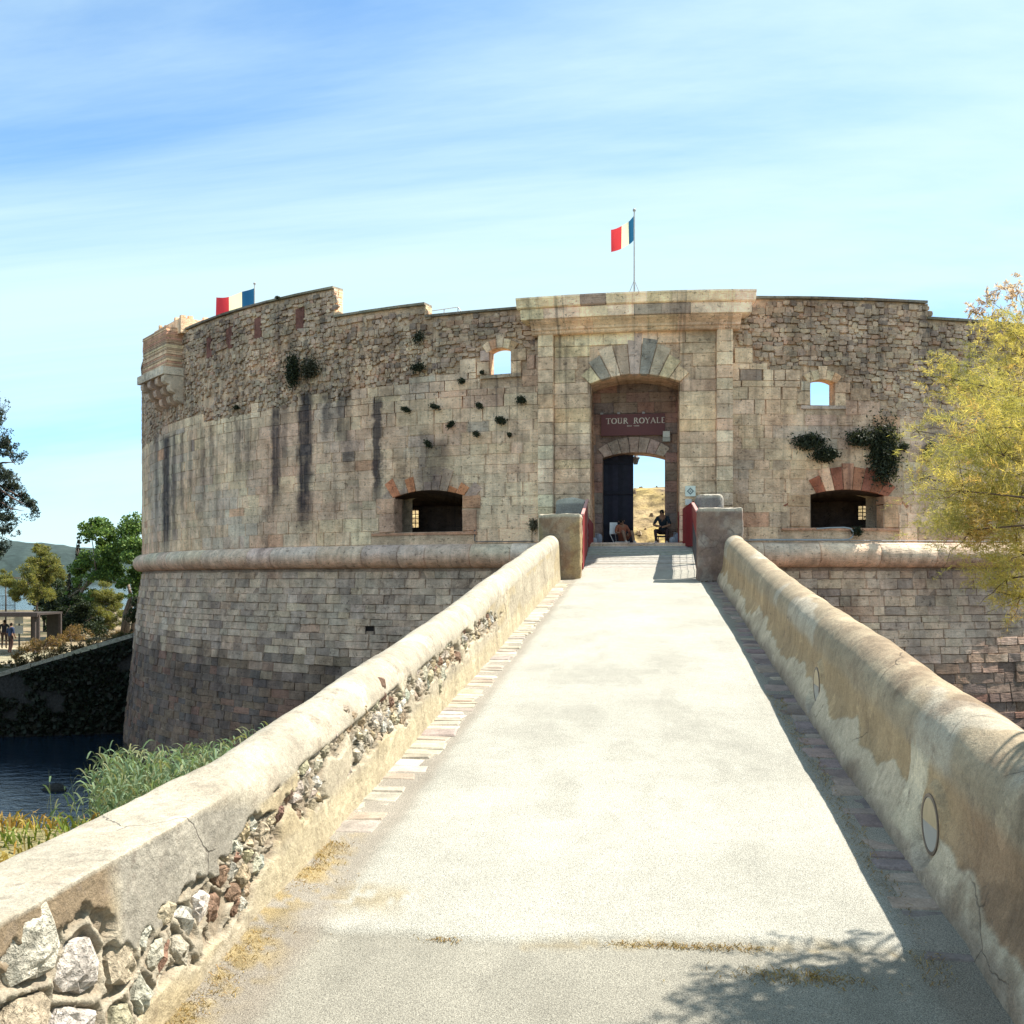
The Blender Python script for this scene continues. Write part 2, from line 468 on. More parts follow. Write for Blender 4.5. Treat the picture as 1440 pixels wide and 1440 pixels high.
def t_rubble(dark=0.0):
    c = random.choices([(.28, .238, .20), (.245, .215, .19), (.32, .275, .23), (.265, .20, .165), (.16, .14, .13)], [5, 3, 2, 1, .6 + 3.5 * dark])[0]
    return var(c, .13, .03)

TOWER = thing('fortress_tower', (0, YC, 0), 'huge round stone fortress tower with arched gate at the end of the bridge', 'tower')
TH0, TH1 = -78, 38
Z_CORD0, Z_CORD1 = 7.78, 8.55
FLOOR = 8.5
G_C = -0.41                                     # gate axis, degrees
GATE = (U(-6.72), U(5.86))                      # pilaster outer edges
OPEN = (U(-3.28), U(2.49)); ARCH_S, ARCH_T = 13.50, 13.75
WIN1 = (U(-10.29), U(-8.77), 13.97, 14.81)
WIN2 = (U(11.08), U(12.71), 12.78, 13.58)
EMB1 = (U(-17.54), U(-12.27), 8.96, 10.14, 10.33)
EMB2 = (U(11.08), U(16.09), 9.00, 10.02, 10.18)

def top_z(deg):
    if deg < -22.9: return 17.43
    if deg < -15.1: return 16.42
    if deg < -8.0: return 16.0
    if deg < 7.3: return 15.98
    if deg < 19.2: return 16.05
    return 15.56
def zb(deg):
    return float(np.interp(deg, [-78, -41, -30, -20, -13, -9.7, -7, 6, 9, 14, 17, 21, 38], [13.7, 13.6, 13.5, 13.9, 14.2, 14.5, 14.7, 14.6, 14.0, 13.4, 12.4, 11.4, 11.0]))

def arch_pts(u0, u1, zs, zt, n=12):
    a = (u1 - u0) / 2; h = zt - zs; r = (a * a + h * h) / (2 * h); c = (u0 + u1) / 2
    out = []
    for i in range(n + 1):
        u = u1 + (u0 - u1) * i / n
        out.append((u, zt - r + math.sqrt(max(0, r * r - (u - c) ** 2))))
    return out
def opening_outline(u0, u1, z0, zs, zt):
    return [(u0, z0), (u1, z0)] + arch_pts(u0, u1, zs, zt)
HOLES = [opening_outline(OPEN[0], OPEN[1], FLOOR, ARCH_S, ARCH_T),
         opening_outline(WIN1[0], WIN1[1], WIN1[2], WIN1[3] - .1, WIN1[3]),
         opening_outline(WIN2[0], WIN2[1], WIN2[2], WIN2[3] - .1, WIN2[3]),
         opening_outline(EMB1[0], EMB1[1], EMB1[2], EMB1[3], EMB1[4]),
         opening_outline(EMB2[0], EMB2[1], EMB2[2], EMB2[3], EMB2[4])]

def inside(p, poly):
    x, y = p; c = False
    for i in range(len(poly)):
        x1, y1 = poly[i]; x2, y2 = poly[i - 1]
        if (y1 > y) != (y2 > y) and x < (x2 - x1) * (y - y1) / (y2 - y1) + x1: c = not c
    return c

def backing_sheet(name, mat, parent, zlo, zhi_f, r_f, holes, thick, tint):
    """mortar core of the wall: one triangulated sheet with openings, inner face and top"""
    pts, edges = [], []
    def loop(pl):
        b = len(pts); pts.extend(pl); edges.extend([(b + i, b + (i + 1) % len(pl)) for i in range(len(pl))])
    brk = sorted(set([TH0, TH1, -22.9, -15.1, -8.0, 7.3, 19.2]))
    degs = sorted(set(list(range(TH0, TH1 + 1, 1)) + brk))
    outer = [(U(d), zlo) for d in degs]
    topl = []
    for d in reversed(degs):
        if d in brk and TH0 < d < TH1: topl += [(U(d), zhi_f(d + 1e-6)), (U(d), zhi_f(d - 1e-6))] if abs(zhi_f(d + 1e-6) - zhi_f(d - 1e-6)) > 1e-6 else [(U(d), zhi_f(d))]
        else: topl.append((U(d), zhi_f(d)))
    loop(outer + topl)
    for h in holes: loop(h)
    nb = len(pts)
    z = zlo + 0.5
    while z < 17.2:
        for d in degs:
            if z < zhi_f(d) - .2: pts.append((U(d) + 0.02, z + 0.013 * (d % 3)))
        z += 0.9
    res = geometry.delaunay_2d_cdt([Vector(p) for p in pts], edges, [], 0, 1e-6)
    pv = [tuple(v) for v in res[0]]
    ob = outer + topl
    tris = []
    for f in res[2]:
        c = (sum(pv[i][0] for i in f) / len(f), sum(pv[i][1] for i in f) / len(f))
        if inside(c, ob) and not any(inside(c, h) for h in holes):
            a, b2, c2 = [pv[i] for i in f[:3]]
            if (b2[0] - a[0]) * (c2[1] - a[1]) - (b2[1] - a[1]) * (c2[0] - a[0]) < 0: f = f[::-1]
            tris.append(tuple(f))
    mb = MB()
    F0 = [tuple(cylmap(0)(u, v, r_f(v))) for u, v in pv]
    mb.add(F0, tris, tint)
    F1 = [tuple(cylmap(0)(u, v, R - thick(v))) for u, v in pv]
    mb.add(F1, [t[::-1] for t in tris], tint)
    V = []; F = []
    for (u, v), (u2, v2) in zip(topl[:-1], topl[1:]):
        b = len(V); V += [cylmap(0)(u, v, r_f(v)), cylmap(0)(u2, v2, r_f(v2)), cylmap(0)(u2, v2, R - thick(v2)), cylmap(0)(u, v, R - thick(v))]
        F.append((b, b + 1, b + 2, b + 3))
    mb.add(V, F, tint)
    return mb.build(name, mat, parent)

MORTAR = (.33, .28, .23)
upper = backing_sheet('upper_wall', M_TOWER, TOWER, Z_CORD1 - .25, top_z, lambda z: R - (0.018 if z < 13.0 else 0.085), HOLES, lambda z: 1.15 if z < 12.3 else .45, MORTAR)

def R_low(z): return 27.0 + 0.85 * max(0, (Z_CORD0 - z)) / 7.8
zz = np.linspace(-1.5, Z_CORD0 + .2, 14); dd = np.arange(TH0, TH1 + .1, 1.0)
V = np.array([[(R_low(z) - .03) * math.sin(rad(d)), YC - (R_low(z) - .03) * math.cos(rad(d)), z] for d in dd for z in zz])
lower = np_mesh('lower_wall', V, grid_faces(len(dd), len(zz))[:, ::-1], np.tile((.17, .145, .13), (len(V), 1)), M_TOWER, TOWER, False)

# -- occupancy of the wall surface (5 cm cells)
OC_U0, OC_Z0, CELL = U(TH0), 8.0, 0.05
occ = np.zeros((int((U(TH1) - OC_U0) / CELL) + 2, int(10 / CELL)), bool)
def mark(u0, u1, z0, z1):
    occ[max(0, int((u0 - OC_U0) / CELL)):int((u1 - OC_U0) / CELL) + 1, max(0, int((z0 - OC_Z0) / CELL)):int((z1 - OC_Z0) / CELL) + 1] = True
def taken(u0, u1, z0, z1):
    return occ[max(0, int((u0 - OC_U0) / CELL)):int((u1 - OC_U0) / CELL) + 1, max(0, int((z0 - OC_Z0) / CELL)):int((z1 - OC_Z0) / CELL) + 1].any()
mark(GATE[0] - .02, GATE[1] + .02, 8, 18)

def hidden_low(px, py):
    """behind the bridge parapets as seen in the photo"""
    if 780 < px < 1010: return True
    if px <= 780: return py > 757 + (780 - px) * 0.64 or py > 1100
    return py > 752 + (px - 1010) * 0.60
def score(u, z, area, r):
    t = u / R; x, y = r * math.sin(t), YC - r * math.cos(t)
    px, py, d = to_px(x, y, z)
    n = (math.sin(t), -math.cos(t)); vx, vy = CAMX - x, -y; L = math.hypot(vx, vy)
    c = (n[0] * vx + n[1] * vy) / L
    if c <= 0.02 or px < 0 or px > 1445: return 0.0
    return area * c / d ** 2

def split_interval(a, b, wmin, wmax):
    out = [a]
    while b - out[-1] > wmax * 1.25: out.append(out[-1] + random.uniform(wmin, wmax))
    if len(out) > 1 and b - out[-1] < wmin * .5: out.pop()
    return list(zip(out, out[1:] + [b]))
def subtract(iv, cuts):
    for c0, c1 in cuts:
        nv = []
        for a, b in iv:
            if c1 <= a or c0 >= b: nv.append((a, b)); continue
            if c0 - a > .06: nv.append((a, c0))
            if b - c1 > .06: nv.append((c1, b))
        iv = nv
    return iv

def emit(blocks, part, name, mat, limit=300):
    """blocks: (score, builder). The largest in view become objects, the rest one mesh"""
    blocks.sort(key=lambda b: -b[0])
    for sc, fn in blocks[:limit]:
        mb = MB(); fn(mb); mb.build(name, mat, part)
    if blocks[limit:]:
        mb = MB()
        for sc, fn in blocks[limit:]: fn(mb)
        mb.build(name + 's', mat, part, kind='stuff')

# -- embrasure dressings (red voussoirs, jambs), reserved before the courses
def fan(u0, u1, zs, zt, fz, n, amax, rout, tints, part, name, base, h1, skip=()):
    """voussoirs radiating from (centre, fz) above a segmental arch"""
    a = (u1 - u0) / 2; h = zt - zs; r = (a * a + h * h) / (2 * h); c = (u0 + u1) / 2; zc = zt - r
    def inner(al):
        s, co = math.sin(al), math.cos(al)
        b = (fz - zc) * co; q = (fz - zc) ** 2 - r * r
        k = -b + math.sqrt(max(0, b * b - q))
        return (c + k * s, fz + k * co)
    for i in range(n):
        if i in skip: continue
        a0 = rad(-amax + 2 * amax * i / n); a1 = rad(-amax + 2 * amax * (i + 1) / n)
        ro = rout(i)
        g = 0.006
        p0, p1 = inner(a0 + g), inner(a1 - g)
        o0 = (c + ro * math.sin(a0 + g), fz + ro * math.cos(a0 + g)); o1 = (c + ro * math.sin(a1 - g), fz + ro * math.cos(a1 - g))
        mb = MB(); slab(mb, [p0, p1, o1, o0], cylmap(base), -0.12, h1 + random.uniform(-.006, .006), .012, tints(i))
        mb.build(name, M_TOWER, part)

emb_parts = []
for E_, red in ((EMB1, .5), (EMB2, 1.0)):
    u0, u1, z0, zs, zt = E_
    part = MB()
    # splayed chamber behind the mouth: side walls, vault, floor, back wall with a small barred opening
    t0, t1 = u0 / R, u1 / R
    P = lambda t, z, r=R - .02: (r * math.sin(t), YC - r * math.cos(t), z)
    yb = 36.0 if u0 < 0 else 35.6
    if u0 < 0: xb0, xb1 = -8.95, -6.35; hx = (at_depth(558, 0, 36.6).x, at_depth(587, 0, 36.6).x); hz = (at_depth(0, 742, 36.9).z, at_depth(0, 717, 36.9).z)
    else: xb0, xb1 = 5.7, 8.45; hx = (at_depth(1206, 0, 34.5).x, at_depth(1243, 0, 34.5).x); hz = (at_depth(0, 731, 34.5).z, at_depth(0, 711, 34.5).z)
    hz = (max(hz[0], 9.1), min(hz[1], 9.98))
    arch = arch_pts(u0, u1, zs, zt, 10)
    fr = [P(t0, z0), P(t1, z0)] + [P(a / R, b) for a, b in arch]
    bk = [(xb0, yb, z0 + .03), (xb1, yb, z0 + .03)] + [(xb1 + (xb0 - xb1) * i / 10, yb, 10.02) for i in range(11)]
    n = len(fr)
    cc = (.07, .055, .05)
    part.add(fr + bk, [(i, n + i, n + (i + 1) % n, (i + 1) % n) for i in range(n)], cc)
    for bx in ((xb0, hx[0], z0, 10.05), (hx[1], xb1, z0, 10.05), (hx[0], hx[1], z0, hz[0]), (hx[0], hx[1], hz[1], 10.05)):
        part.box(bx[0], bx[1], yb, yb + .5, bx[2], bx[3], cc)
    e = part.build('embrasure', M_TOWER, TOWER)
    emb_parts.append(e)
    gr = MB()
    for i in range(1, 6): x = hx[0] + (hx[1] - hx[0]) * i / 6; gr.tube([(x, yb + .06, hz[0]), (x, yb + .06, hz[1])], .014, 6, (.03, .025, .025))
    for i in range(1, 4): z = hz[0] + (hz[1] - hz[0]) * i / 4; gr.tube([(hx[0], yb + .085, z), (hx[1], yb + .085, z)], .014, 6, (.03, .025, .025))
    gr.build('grille', M_METAL, e)
    base = R
    if red > .9:
        fan(u0, u1, zs, zt, 8.4, 13, 58, lambda i: [2.25, 2.3, 2.35, 2.4, 2.45, 2.5, 2.5, 2.5, 2.45, 2.4, 2.35, 2.3, 2.2][i] * (1.0 if i % 2 else 1.04), lambda i: var(random.choice([(.21, .09, .065), (.185, .08, .06), (.24, .115, .085), (.28, .17, .13)]), .12) if i not in (4, 11) else var((.42, .33, .26)), e, 'voussoir', base, .02, skip=(1, 2, 11))
    else:
        fan(u0, u1, zs, zt, 8.3, 13, 52, lambda i: 2.55 + .25 * ((i * 7) % 3 - 1), lambda i: var((.33, .16, .095), .15) if i in (2, 4, 9, 10) else var((.31, .255, .22), .12), e, 'voussoir', base, .015)
    # jambs and sill
    for (a, b, c, d, t) in ((u0 - .62, u0 - .01, z0 + .02, z0 + .62, (.33, .24, .19)), (u0 - .72, u0 - .01, z0 + .65, zs - .03, (.33, .25, .20)),
                            (u1 + .01, u1 + .5, z0 + .02, z0 + .72, (.34, .235, .175)), (u1 + .01, u1 + .62, z0 + .75, zs - .03, (.36, .23, .165))):
        mb = MB(); slab(mb, jrect(a, b, c, d, .02), cylmap(R), -.5, .02, .02, var(t, .08)); mb.build('jamb_stone', M_TOWER, e)
        mark(a, b, c, d)
    mb = MB(); slab(mb, jrect(u0 - .9, u1 + .5, z0 - .09, z0 - .01, .01), cylmap(R), -.4, .07, .015, (.33, .21, .16)); mb.build('sill', M_TOWER, e)
    mark(u0 - .9, u1 + .5, z0 - .1, z0)
    mark(u0, u1, z0, zs)
    for i in range(-30, 31):
        al = rad(i * 58 / 30); 
        for k in range(40):
            rr = 1.2 + k * .032
            uu, z_ = (u0 + u1) / 2 + rr * math.sin(al), 8.4 + rr * math.cos(al)
            if z_ > zs - .1: mark(uu - .02, uu + .02, z_ - .02, z_ + .02)

for W_ in (WIN1, WIN2):
    u0, u1, z0, z1 = W_
    w = MB()
    hole = opening_outline(u0, u1, z0, z1 - .1, z1)
    V = [cylmap(R)(u, v, -.03) for u, v in hole] + [cylmap(R)(u, v, -.452) for u, v in hole]
    n = len(hole)
    w.add(V, [(i, n + i, n + (i + 1) % n, (i + 1) % n) for i in range(n)], (.34, .27, .2))
    wo = w.build('window', M_TOWER, TOWER)
    for (a, b, c, d, t) in ((u0 - .42, u0 - .01, z0, z0 + .42, TAN), (u0 - .3, u0 - .01, z0 + .44, z1 - .06, GREY), (u1 + .01, u1 + .34, z0, z0 + .38, PALE), (u1 + .01, u1 + .5, z0 + .4, z1 - .08, TAN)):
        mb = MB(); slab(mb, jrect(a, b, c, d, .01), cylmap(R), -.3, .012, .015, var(t)); mb.build('jamb_stone', M_TOWER, wo); mark(a, b, c, d)
    mb = MB(); slab(mb, jrect(u0 - .3, u1 + .35, z0 - .12, z0 - .01), cylmap(R), -.3, .03, .015, var(GREY)); mb.build('sill', M_TOWER, wo)
    fan(u0, u1, z1 - .1, z1, z1 - .75, 5, 36, lambda i: 1.05 + (.12 if i == 2 else 0), lambda i: var(random.choice([TAN, PALE, (.40, .29, .2)])), wo, 'voussoir', R, .012)
    mark(u0 - .3, u1 + .35, z0 - .13, z1 + .02); mark(u0 - .22, u1 + .22, z1, z1 + .33)

# -- ashlar courses of the upper wall
blocks = []
z = Z_CORD1 + .02
while z < 14.9:
    hgt = random.choice((.20, .24, .29, .34, .39, .45))
    u = U(TH0)
    for (a, b) in split_interval(U(TH0), U(TH1), .26, 1.15):
        deg = math.degrees((a + b) / 2 / R)
        lim = zb(deg) + .35 * (fbm(deg * .35, z * 1.1, 0, 3, 3) - .5) * 2
        if z + hgt * .5 > lim: continue
        pieces = [(a, b)]
        # cut against what is already there, in 5 cm cells
        ok = []
        i0, i1 = int((a - OC_U0) / CELL), int((b - OC_U0) / CELL)
        j0, j1 = int((z + .02 - OC_Z0) / CELL), int((z + hgt - .02 - OC_Z0) / CELL)
        col = occ[max(i0, 0):i1 + 1, j0:j1 + 1].any(axis=1)
        run = None
        for k, c in enumerate(list(col) + [True]):
            if not c and run is None: run = k
            if c and run is not None:
                ok.append((max(a, OC_U0 + (i0 + run) * CELL), min(b, OC_U0 + (i0 + k) * CELL))); run = None
        for (p, q) in ok:
            if q - p < .09: continue
            g = random.uniform(.002, .006)
            poly = jrect(p + g, q - g, z + g, z + hgt - g, .007)
            pro = random.uniform(-.007, .008) - (.02 if random.random() < .05 else 0)
            tt = t_ashlar((p + q) / 2, z)
            blocks.append((score((p + q) / 2, z, (q - p) * hgt, R), lambda mb, poly=poly, pro=pro, tt=tt, c=random.uniform(.004, .009): slab(mb, poly, cylmap(R), -.10, pro, c, tt)))
            mark(p, q, z, z + hgt - .04)
    z += hgt
emit(blocks, upper, 'ashlar_block', M_TOWER)

# -- rubble of the parapet zone
rub = MB()
NICHE = [(U(d), z) for d, z in ((-35.0, 16.55), (-31.2, 16.6), (-26.4, 16.6), (-38.2, 16.4))]
z = 11.0
while z < 17.5:
    hgt = random.uniform(.09, .19)
    u = U(TH0)
    while u < U(TH1):
        deg = math.degrees(u / R)
        er = 1.0 if -46 < deg < -14 and z < 16.1 else 0.0
        w = random.uniform(.09, .25) if er else random.uniform(.12, .36)
        dz = random.uniform(-.05, .05)
        c0, c1 = u, u + w
        z0, z1 = z + dz, z + hgt + dz + random.uniform(-.02, .03)
        u += w
        if z1 > top_z(deg) - .03 or z0 < zb(deg) - .7: continue
        if taken(c0 + .04, c1 - .04, z0 + .04, z1 - .04): continue
        if any(abs((c0 + c1) / 2 - n[0]) < .25 and abs((z0 + z1) / 2 - n[1]) < .42 for n in NICHE): continue
        if GATE[0] - .05 < (c0 + c1) / 2 < GATE[1] + .05: continue
        if er and random.random() < (.12 + .4 * float(sstep(.52, .66, fbm(c0 * .7, z0 * .9, 0, 401, 3)))): continue
        g = random.uniform(.000, .010)
        j = .022
        r = random.uniform
        a, b, c, d = c0 + g, c1 - g, z0 + g, z1 - g
        if b - a < .05 or d - c < .05: continue
        m1, m2 = r(.35, .65), r(.35, .65)
        poly = [(a + r(-.5, 1.2) * j, c + r(-.5, 1) * j), (a + (b - a) * m1, c - r(0, .7) * j), (b - r(-.5, 1.2) * j, c + r(-.5, 1) * j), (b + r(0, .6) * j, (c + d) / 2), (b - r(-.5, 1.2) * j, d - r(-.5, 1) * j), (a + (b - a) * m2, d + r(0, .7) * j), (a + r(-.5, 1.2) * j, d - r(-.5, 1) * j)]
        top = 1 if z > top_z(deg) - 1.15 else 0
        slab(rub, poly, cylmap(R), -.10, r(-.045, .03) if er else r(-.015, .015), r(.008, .02), t_rubble(.35 * top), .010)
    z += hgt
rub.build('rubble_stones', M_TOWER, upper, kind='stuff')
for n in NICHE:
    mb = MB(); slab(mb, jrect(n[0] - .2, n[0] + .2, n[1] - .4, n[1] + .4, .02), cylmap(R), -.12, -.045, .01, (.115, .06, .055)); mb.build('blocked_loophole', M_TOWER, upper)

# -- coping slabs along the parapet top
for a, b in ((-78, -22.9), (-22.9, -15.1), (-15.1, -8.0), (7.3, 19.2), (19.2, 38)):
    for (p, q) in split_interval(U(a), U(b), .9, 1.7):
        zt = top_z(math.degrees((p + q) / 2 / R))
        mb = MB(); f = cylmap(R); V = []
        for uu in (p + .005, q - .005):
            for (h, v) in ((.05, zt), (.06, zt + .07), (-.5, zt + .09), (-.5, zt)): V.append(f(uu, v + random.uniform(-.006, .006), h))
        mb.add(V, [(0, 1, 5, 4), (1, 2, 6, 5), (2, 3, 7, 6), (3, 0, 4, 7), (0, 3, 2, 1), (4, 5, 6, 7)], var((.14, .145, .135), .15))
        mb.build('coping_slab', M_TOWER, upper)
# end faces of the stepped parapet (rough jamb of dressed stones)
for dg, z0, z1 in ((-22.9, 16.42, 17.43), (-15.1, 16.0, 16.42), (19.2, 15.56, 16.05)):
    n = max(2, int((z1 - z0) / .24))
    for i in range(n):
        mb = MB()
        for k, (a, b) in enumerate(((0, .2), (.215, .44))):
            p0, p1 = cylmap(R)(U(dg), 0, -a), cylmap(R)(U(dg), 0, -b)
            s = .02 + random.uniform(0, .02); s = s if dg < 0 else s
            tx, ty = math.cos(rad(dg)) * s, math.sin(rad(dg)) * s
            za, zc = z0 + (z1 - z0) * i / n + .01, z0 + (z1 - z0) * (i + 1) / n - .01
            V = [(p0[0], p0[1], za), (p1[0], p1[1], za), (p1[0] + tx, p1[1] + ty, za), (p0[0] + tx, p0[1] + ty, za)]
            V += [(x, y, zc) for x, y, _ in V]
            mb.add(V, [(0, 1, 2, 3), (4, 7, 6, 5), (0, 4, 5, 1), (1, 5, 6, 2), (2, 6, 7, 3), (3, 7, 4, 0)], var((.42, .36, .28), .15))
        mb.build('end_stone', M_TOWER, upper)

# -- plinth courses (lower wall)
HOLE_U, HOLE_Z = U(-19.3), 5.73
blocks = []
z = -1.2
while z < Z_CORD0 - .02:
    hgt = min(random.choice((.22, .25, .28, .32)), Z_CORD0 - z)
    if hgt < .12: break
    for (p, q) in split_interval(U(TH0), U(TH1), .36, .95):
        zm = z + hgt / 2
        rl = R_low(zm)
        if abs((p + q) / 2 - HOLE_U) < .62 and abs(zm - HOLE_Z) < .19:
            if p < HOLE_U - .17 < q: q = HOLE_U - .17
            elif p < HOLE_U + .17 < q: p = HOLE_U + .17
            elif HOLE_U - .17 <= p and q <= HOLE_U + .17: continue
        if q - p < .1: continue
        g = random.uniform(.002, .007)
        def fm(u, v, h): 
            t = u / R; r = R_low(v) + h
            return (r * math.sin(t), YC - r * math.cos(t), v)
        pro = random.uniform(-.02, .035) + (.02 if 4.2 < z < 6.6 else 0)
        poly = jrect(p + g, q - g, z + g, z + hgt - g, .012)
        mid = [poly[0], ((poly[0][0] + poly[1][0]) / 2, poly[0][1] - .004), poly[1], poly[2], ((poly[2][0] + poly[3][0]) / 2, poly[2][1] + random.uniform(-.02, .006)), poly[3]]
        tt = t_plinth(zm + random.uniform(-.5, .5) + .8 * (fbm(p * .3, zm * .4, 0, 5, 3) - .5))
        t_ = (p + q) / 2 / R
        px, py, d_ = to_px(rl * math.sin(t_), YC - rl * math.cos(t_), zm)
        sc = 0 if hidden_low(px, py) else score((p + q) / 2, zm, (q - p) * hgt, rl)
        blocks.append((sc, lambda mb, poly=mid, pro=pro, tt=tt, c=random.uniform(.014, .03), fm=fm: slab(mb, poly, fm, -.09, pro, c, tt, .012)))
    z += hgt
emit(blocks, lower, 'plinth_block', M_TOWER)
mb = MB(); f = cylmap(R_low(HOLE_Z))
a, b = HOLE_U - .17, HOLE_U + .17
for q in (((a, HOLE_Z - .17), (b, HOLE_Z - .17)), ((b, HOLE_Z - .17), (b, HOLE_Z + .16)), ((b, HOLE_Z + .16), (a, HOLE_Z + .16)), ((a, HOLE_Z + .16), (a, HOLE_Z - .17))):
    mb.add([f(*q[0], .03), f(*q[1], .03), f(*q[1], -.026), f(*q[0], -.026)], [(0, 1, 2, 3)], (.1, .09, .085))
mb.add([f(a, HOLE_Z - .17, -.024), f(b, HOLE_Z - .17, -.024), f(b, HOLE_Z + .16, -.024), f(a, HOLE_Z + .16, -.024)], [(0, 1, 2, 3)], (.012, .011, .012))  # near-black back face paints the shade inside the hole
mb.build('drain_hole', M_TOWER, lower)

# -- cordon: a fat rounded string course, one object per stone
cord = MB()
zc, rc = (Z_CORD0 + Z_CORD1) / 2, (Z_CORD1 - Z_CORD0) / 2
V = np.array([[(R + .12) * math.sin(rad(d)), YC - (R + .12) * math.cos(rad(d)), z] for d in dd for z in (zc - rc * .8, zc + rc * .8)])
cordon = np_mesh('cordon', V, grid_faces(len(dd), 2)[:, ::-1], np.tile((.14, .12, .11), (len(V), 1)), M_TOWER, TOWER, False)
for (p, q) in split_interval(U(TH0), U(TH1), .9, 2.3):
    prof = [(-.05, zc - rc)] + [(.05 + rc * .95 * math.cos(al), zc + rc * math.sin(al)) for al in np.linspace(-math.pi / 2, math.pi / 2, 11)] + [(-.05, zc + rc)]
    ns = max(2, int((q - p) / .35) + 1)
    jr, jz = random.uniform(-.012, .012), random.uniform(-.008, .008)
    mb = MB(); V = []; T = []
    tt = var((.37, .34, .305), .10)
    us = [p + .006, p + .03] + [p + (q - p) * k / ns for k in range(1, ns)] + [q - .03, q - .006]
    for k, uu in enumerate(us):
        e_ = .02 if k in (0, len(us) - 1) else 0
        for h, v in prof:
            V.append(cylmap(R)(uu, v + jz, h + jr - e_ + random.uniform(-.004, .004)))
            low = 1 - max(0, min(1, (v - zc + rc * .55) / (rc * .9)))
            T.append(tuple(a * (1 - low) + b * low for a, b in zip(tt, (.36, .25, .20))))
    m = len(prof)
    F = [(i * m + j, (i + 1) * m + j, (i + 1) * m + j + 1, i * m + j + 1) for i in range(len(us) - 1) for j in range(m - 1)]
    F += [tuple(range(m)), tuple((len(us) - 1) * m + j for j in range(m))[::-1]]
    mb.add(V, F, T)
    mb.build('cordon_stone', M_TOWER, cordon, smooth=True)

# ------------------------------------------------------------------ gate front
PIL_W = U(1.03)
gate = MB()
# backing of the front (solid core flush behind the blocks)
for a, b, h in ((GATE[0] + .01, OPEN[0] - .02, .10), (OPEN[1] + .02, GATE[1] - .01, .10)):
    V = []; us = np.linspace(a, b, 6)
    for uu in us:
        for h_, v in ((-.06, Z_CORD1 - .05), (h, Z_CORD1 - .05), (h, 15.05), (-.06, 15.05)): V.append(cylmap(R)(uu, v, h_))
    F = [(i * 4 + j, (i + 1) * 4 + j, (i + 1) * 4 + (j + 1) % 4, i * 4 + (j + 1) % 4) for i in range(5) for j in range(4)] + [(0, 1, 2, 3), (23, 22, 21, 20)]
    gate.add(V, F, MORTAR)
V = []; us = np.linspace(OPEN[0] - .02, OPEN[1] + .02, 13)
for uu in us:
    a = (OPEN[1] - OPEN[0]) / 2; h = ARCH_T - ARCH_S; rr = (a * a + h * h) / (2 * h)
    zi = ARCH_T - rr + math.sqrt(max(0, rr * rr - (uu - (OPEN[0] + OPEN[1]) / 2) ** 2)) + .02
    for h_, v in ((-.06, zi), (.10, zi), (.10, 15.05), (-.06, 15.05)): V.append(cylmap(R)(uu, v, h_))
gate.add(V, [(i * 4 + j, (i + 1) * 4 + j, (i + 1) * 4 + (j + 1) % 4, i * 4 + (j + 1) % 4) for i in range(12) for j in range(4)], MORTAR)
gate = gate.build('gate_front', M_TOWER, TOWER)
C_U = (OPEN[0] + OPEN[1]) / 2
FZ = 12.15
def fan_half(z):
    if z < ARCH_S: return 0
    a = math.tan(rad(46)) * (z - FZ)
    q = 2.55 ** 2 - (z - FZ) ** 2
    return min(a, math.sqrt(q)) if q > 0 else 0
GT = [(.42, .37, .295), (.45, .40, .32), (.385, .345, .285), (.42, .35, .275)]
z = Z_CORD1 + .02
while z < 15.06:
    hgt = min(random.choice((.29, .33, .36, .40, .44)), 15.08 - z)
    if hgt < .1: break
    fh = max(fan_half(z + .05), fan_half(z + hgt - .02))
    jl, jr_ = OPEN[0], OPEN[1]
    if z + hgt > ARCH_S:
        if fh > 0: jl, jr_ = C_U - max(fh, 1.37) - .01, C_U + max(fh, 1.37) + .01
        else: jl = jr_ = C_U
    for a, b in ((GATE[0] + PIL_W, jl), (jr_, GATE[1] - PIL_W)):
        if b - a < .1: continue
        for p, q in split_interval(a, b, .5, 1.3):
            g = .005
            mb = MB(); slab(mb, jrect(p + g, q - g, z + g, z + hgt - g, .004), cylmap(R), -.05, .15 + random.uniform(-.006, .006), .010, var(random.choice(GT), .1)); mb.build('gate_block', M_TOWER, gate)
    for a, b in ((GATE[0], GATE[0] + PIL_W), (GATE[1] - PIL_W, GATE[1])):
        g = .005
        mb = MB(); slab(mb, jrect(a + g, b - g, z + g, z + hgt - g, .003), cylmap(R), -.05, .34 + random.uniform(-.006, .006), .012, var(random.choice(GT + [(.50, .46, .39)]), .1)); mb.build('pilaster_block', M_TOWER, gate)
    z += hgt
def gt(i):
    return var({1: (.20, .20, .20), 2: (.40, .36, .30), 3: (.24, .215, .20), 4: (.27, .25, .235), 5: (.17, .17, .185), 6: (.28, .25, .225)}.get(i, (.43, .38, .30)), .06)
fan(OPEN[0], OPEN[1], ARCH_S, ARCH_T, FZ, 9, 46, lambda i: [2.3, 2.45, 2.62, 2.55, 2.88, 2.72, 2.6, 2.42, 2.3][i], gt, gate, 'voussoir', R, .158)
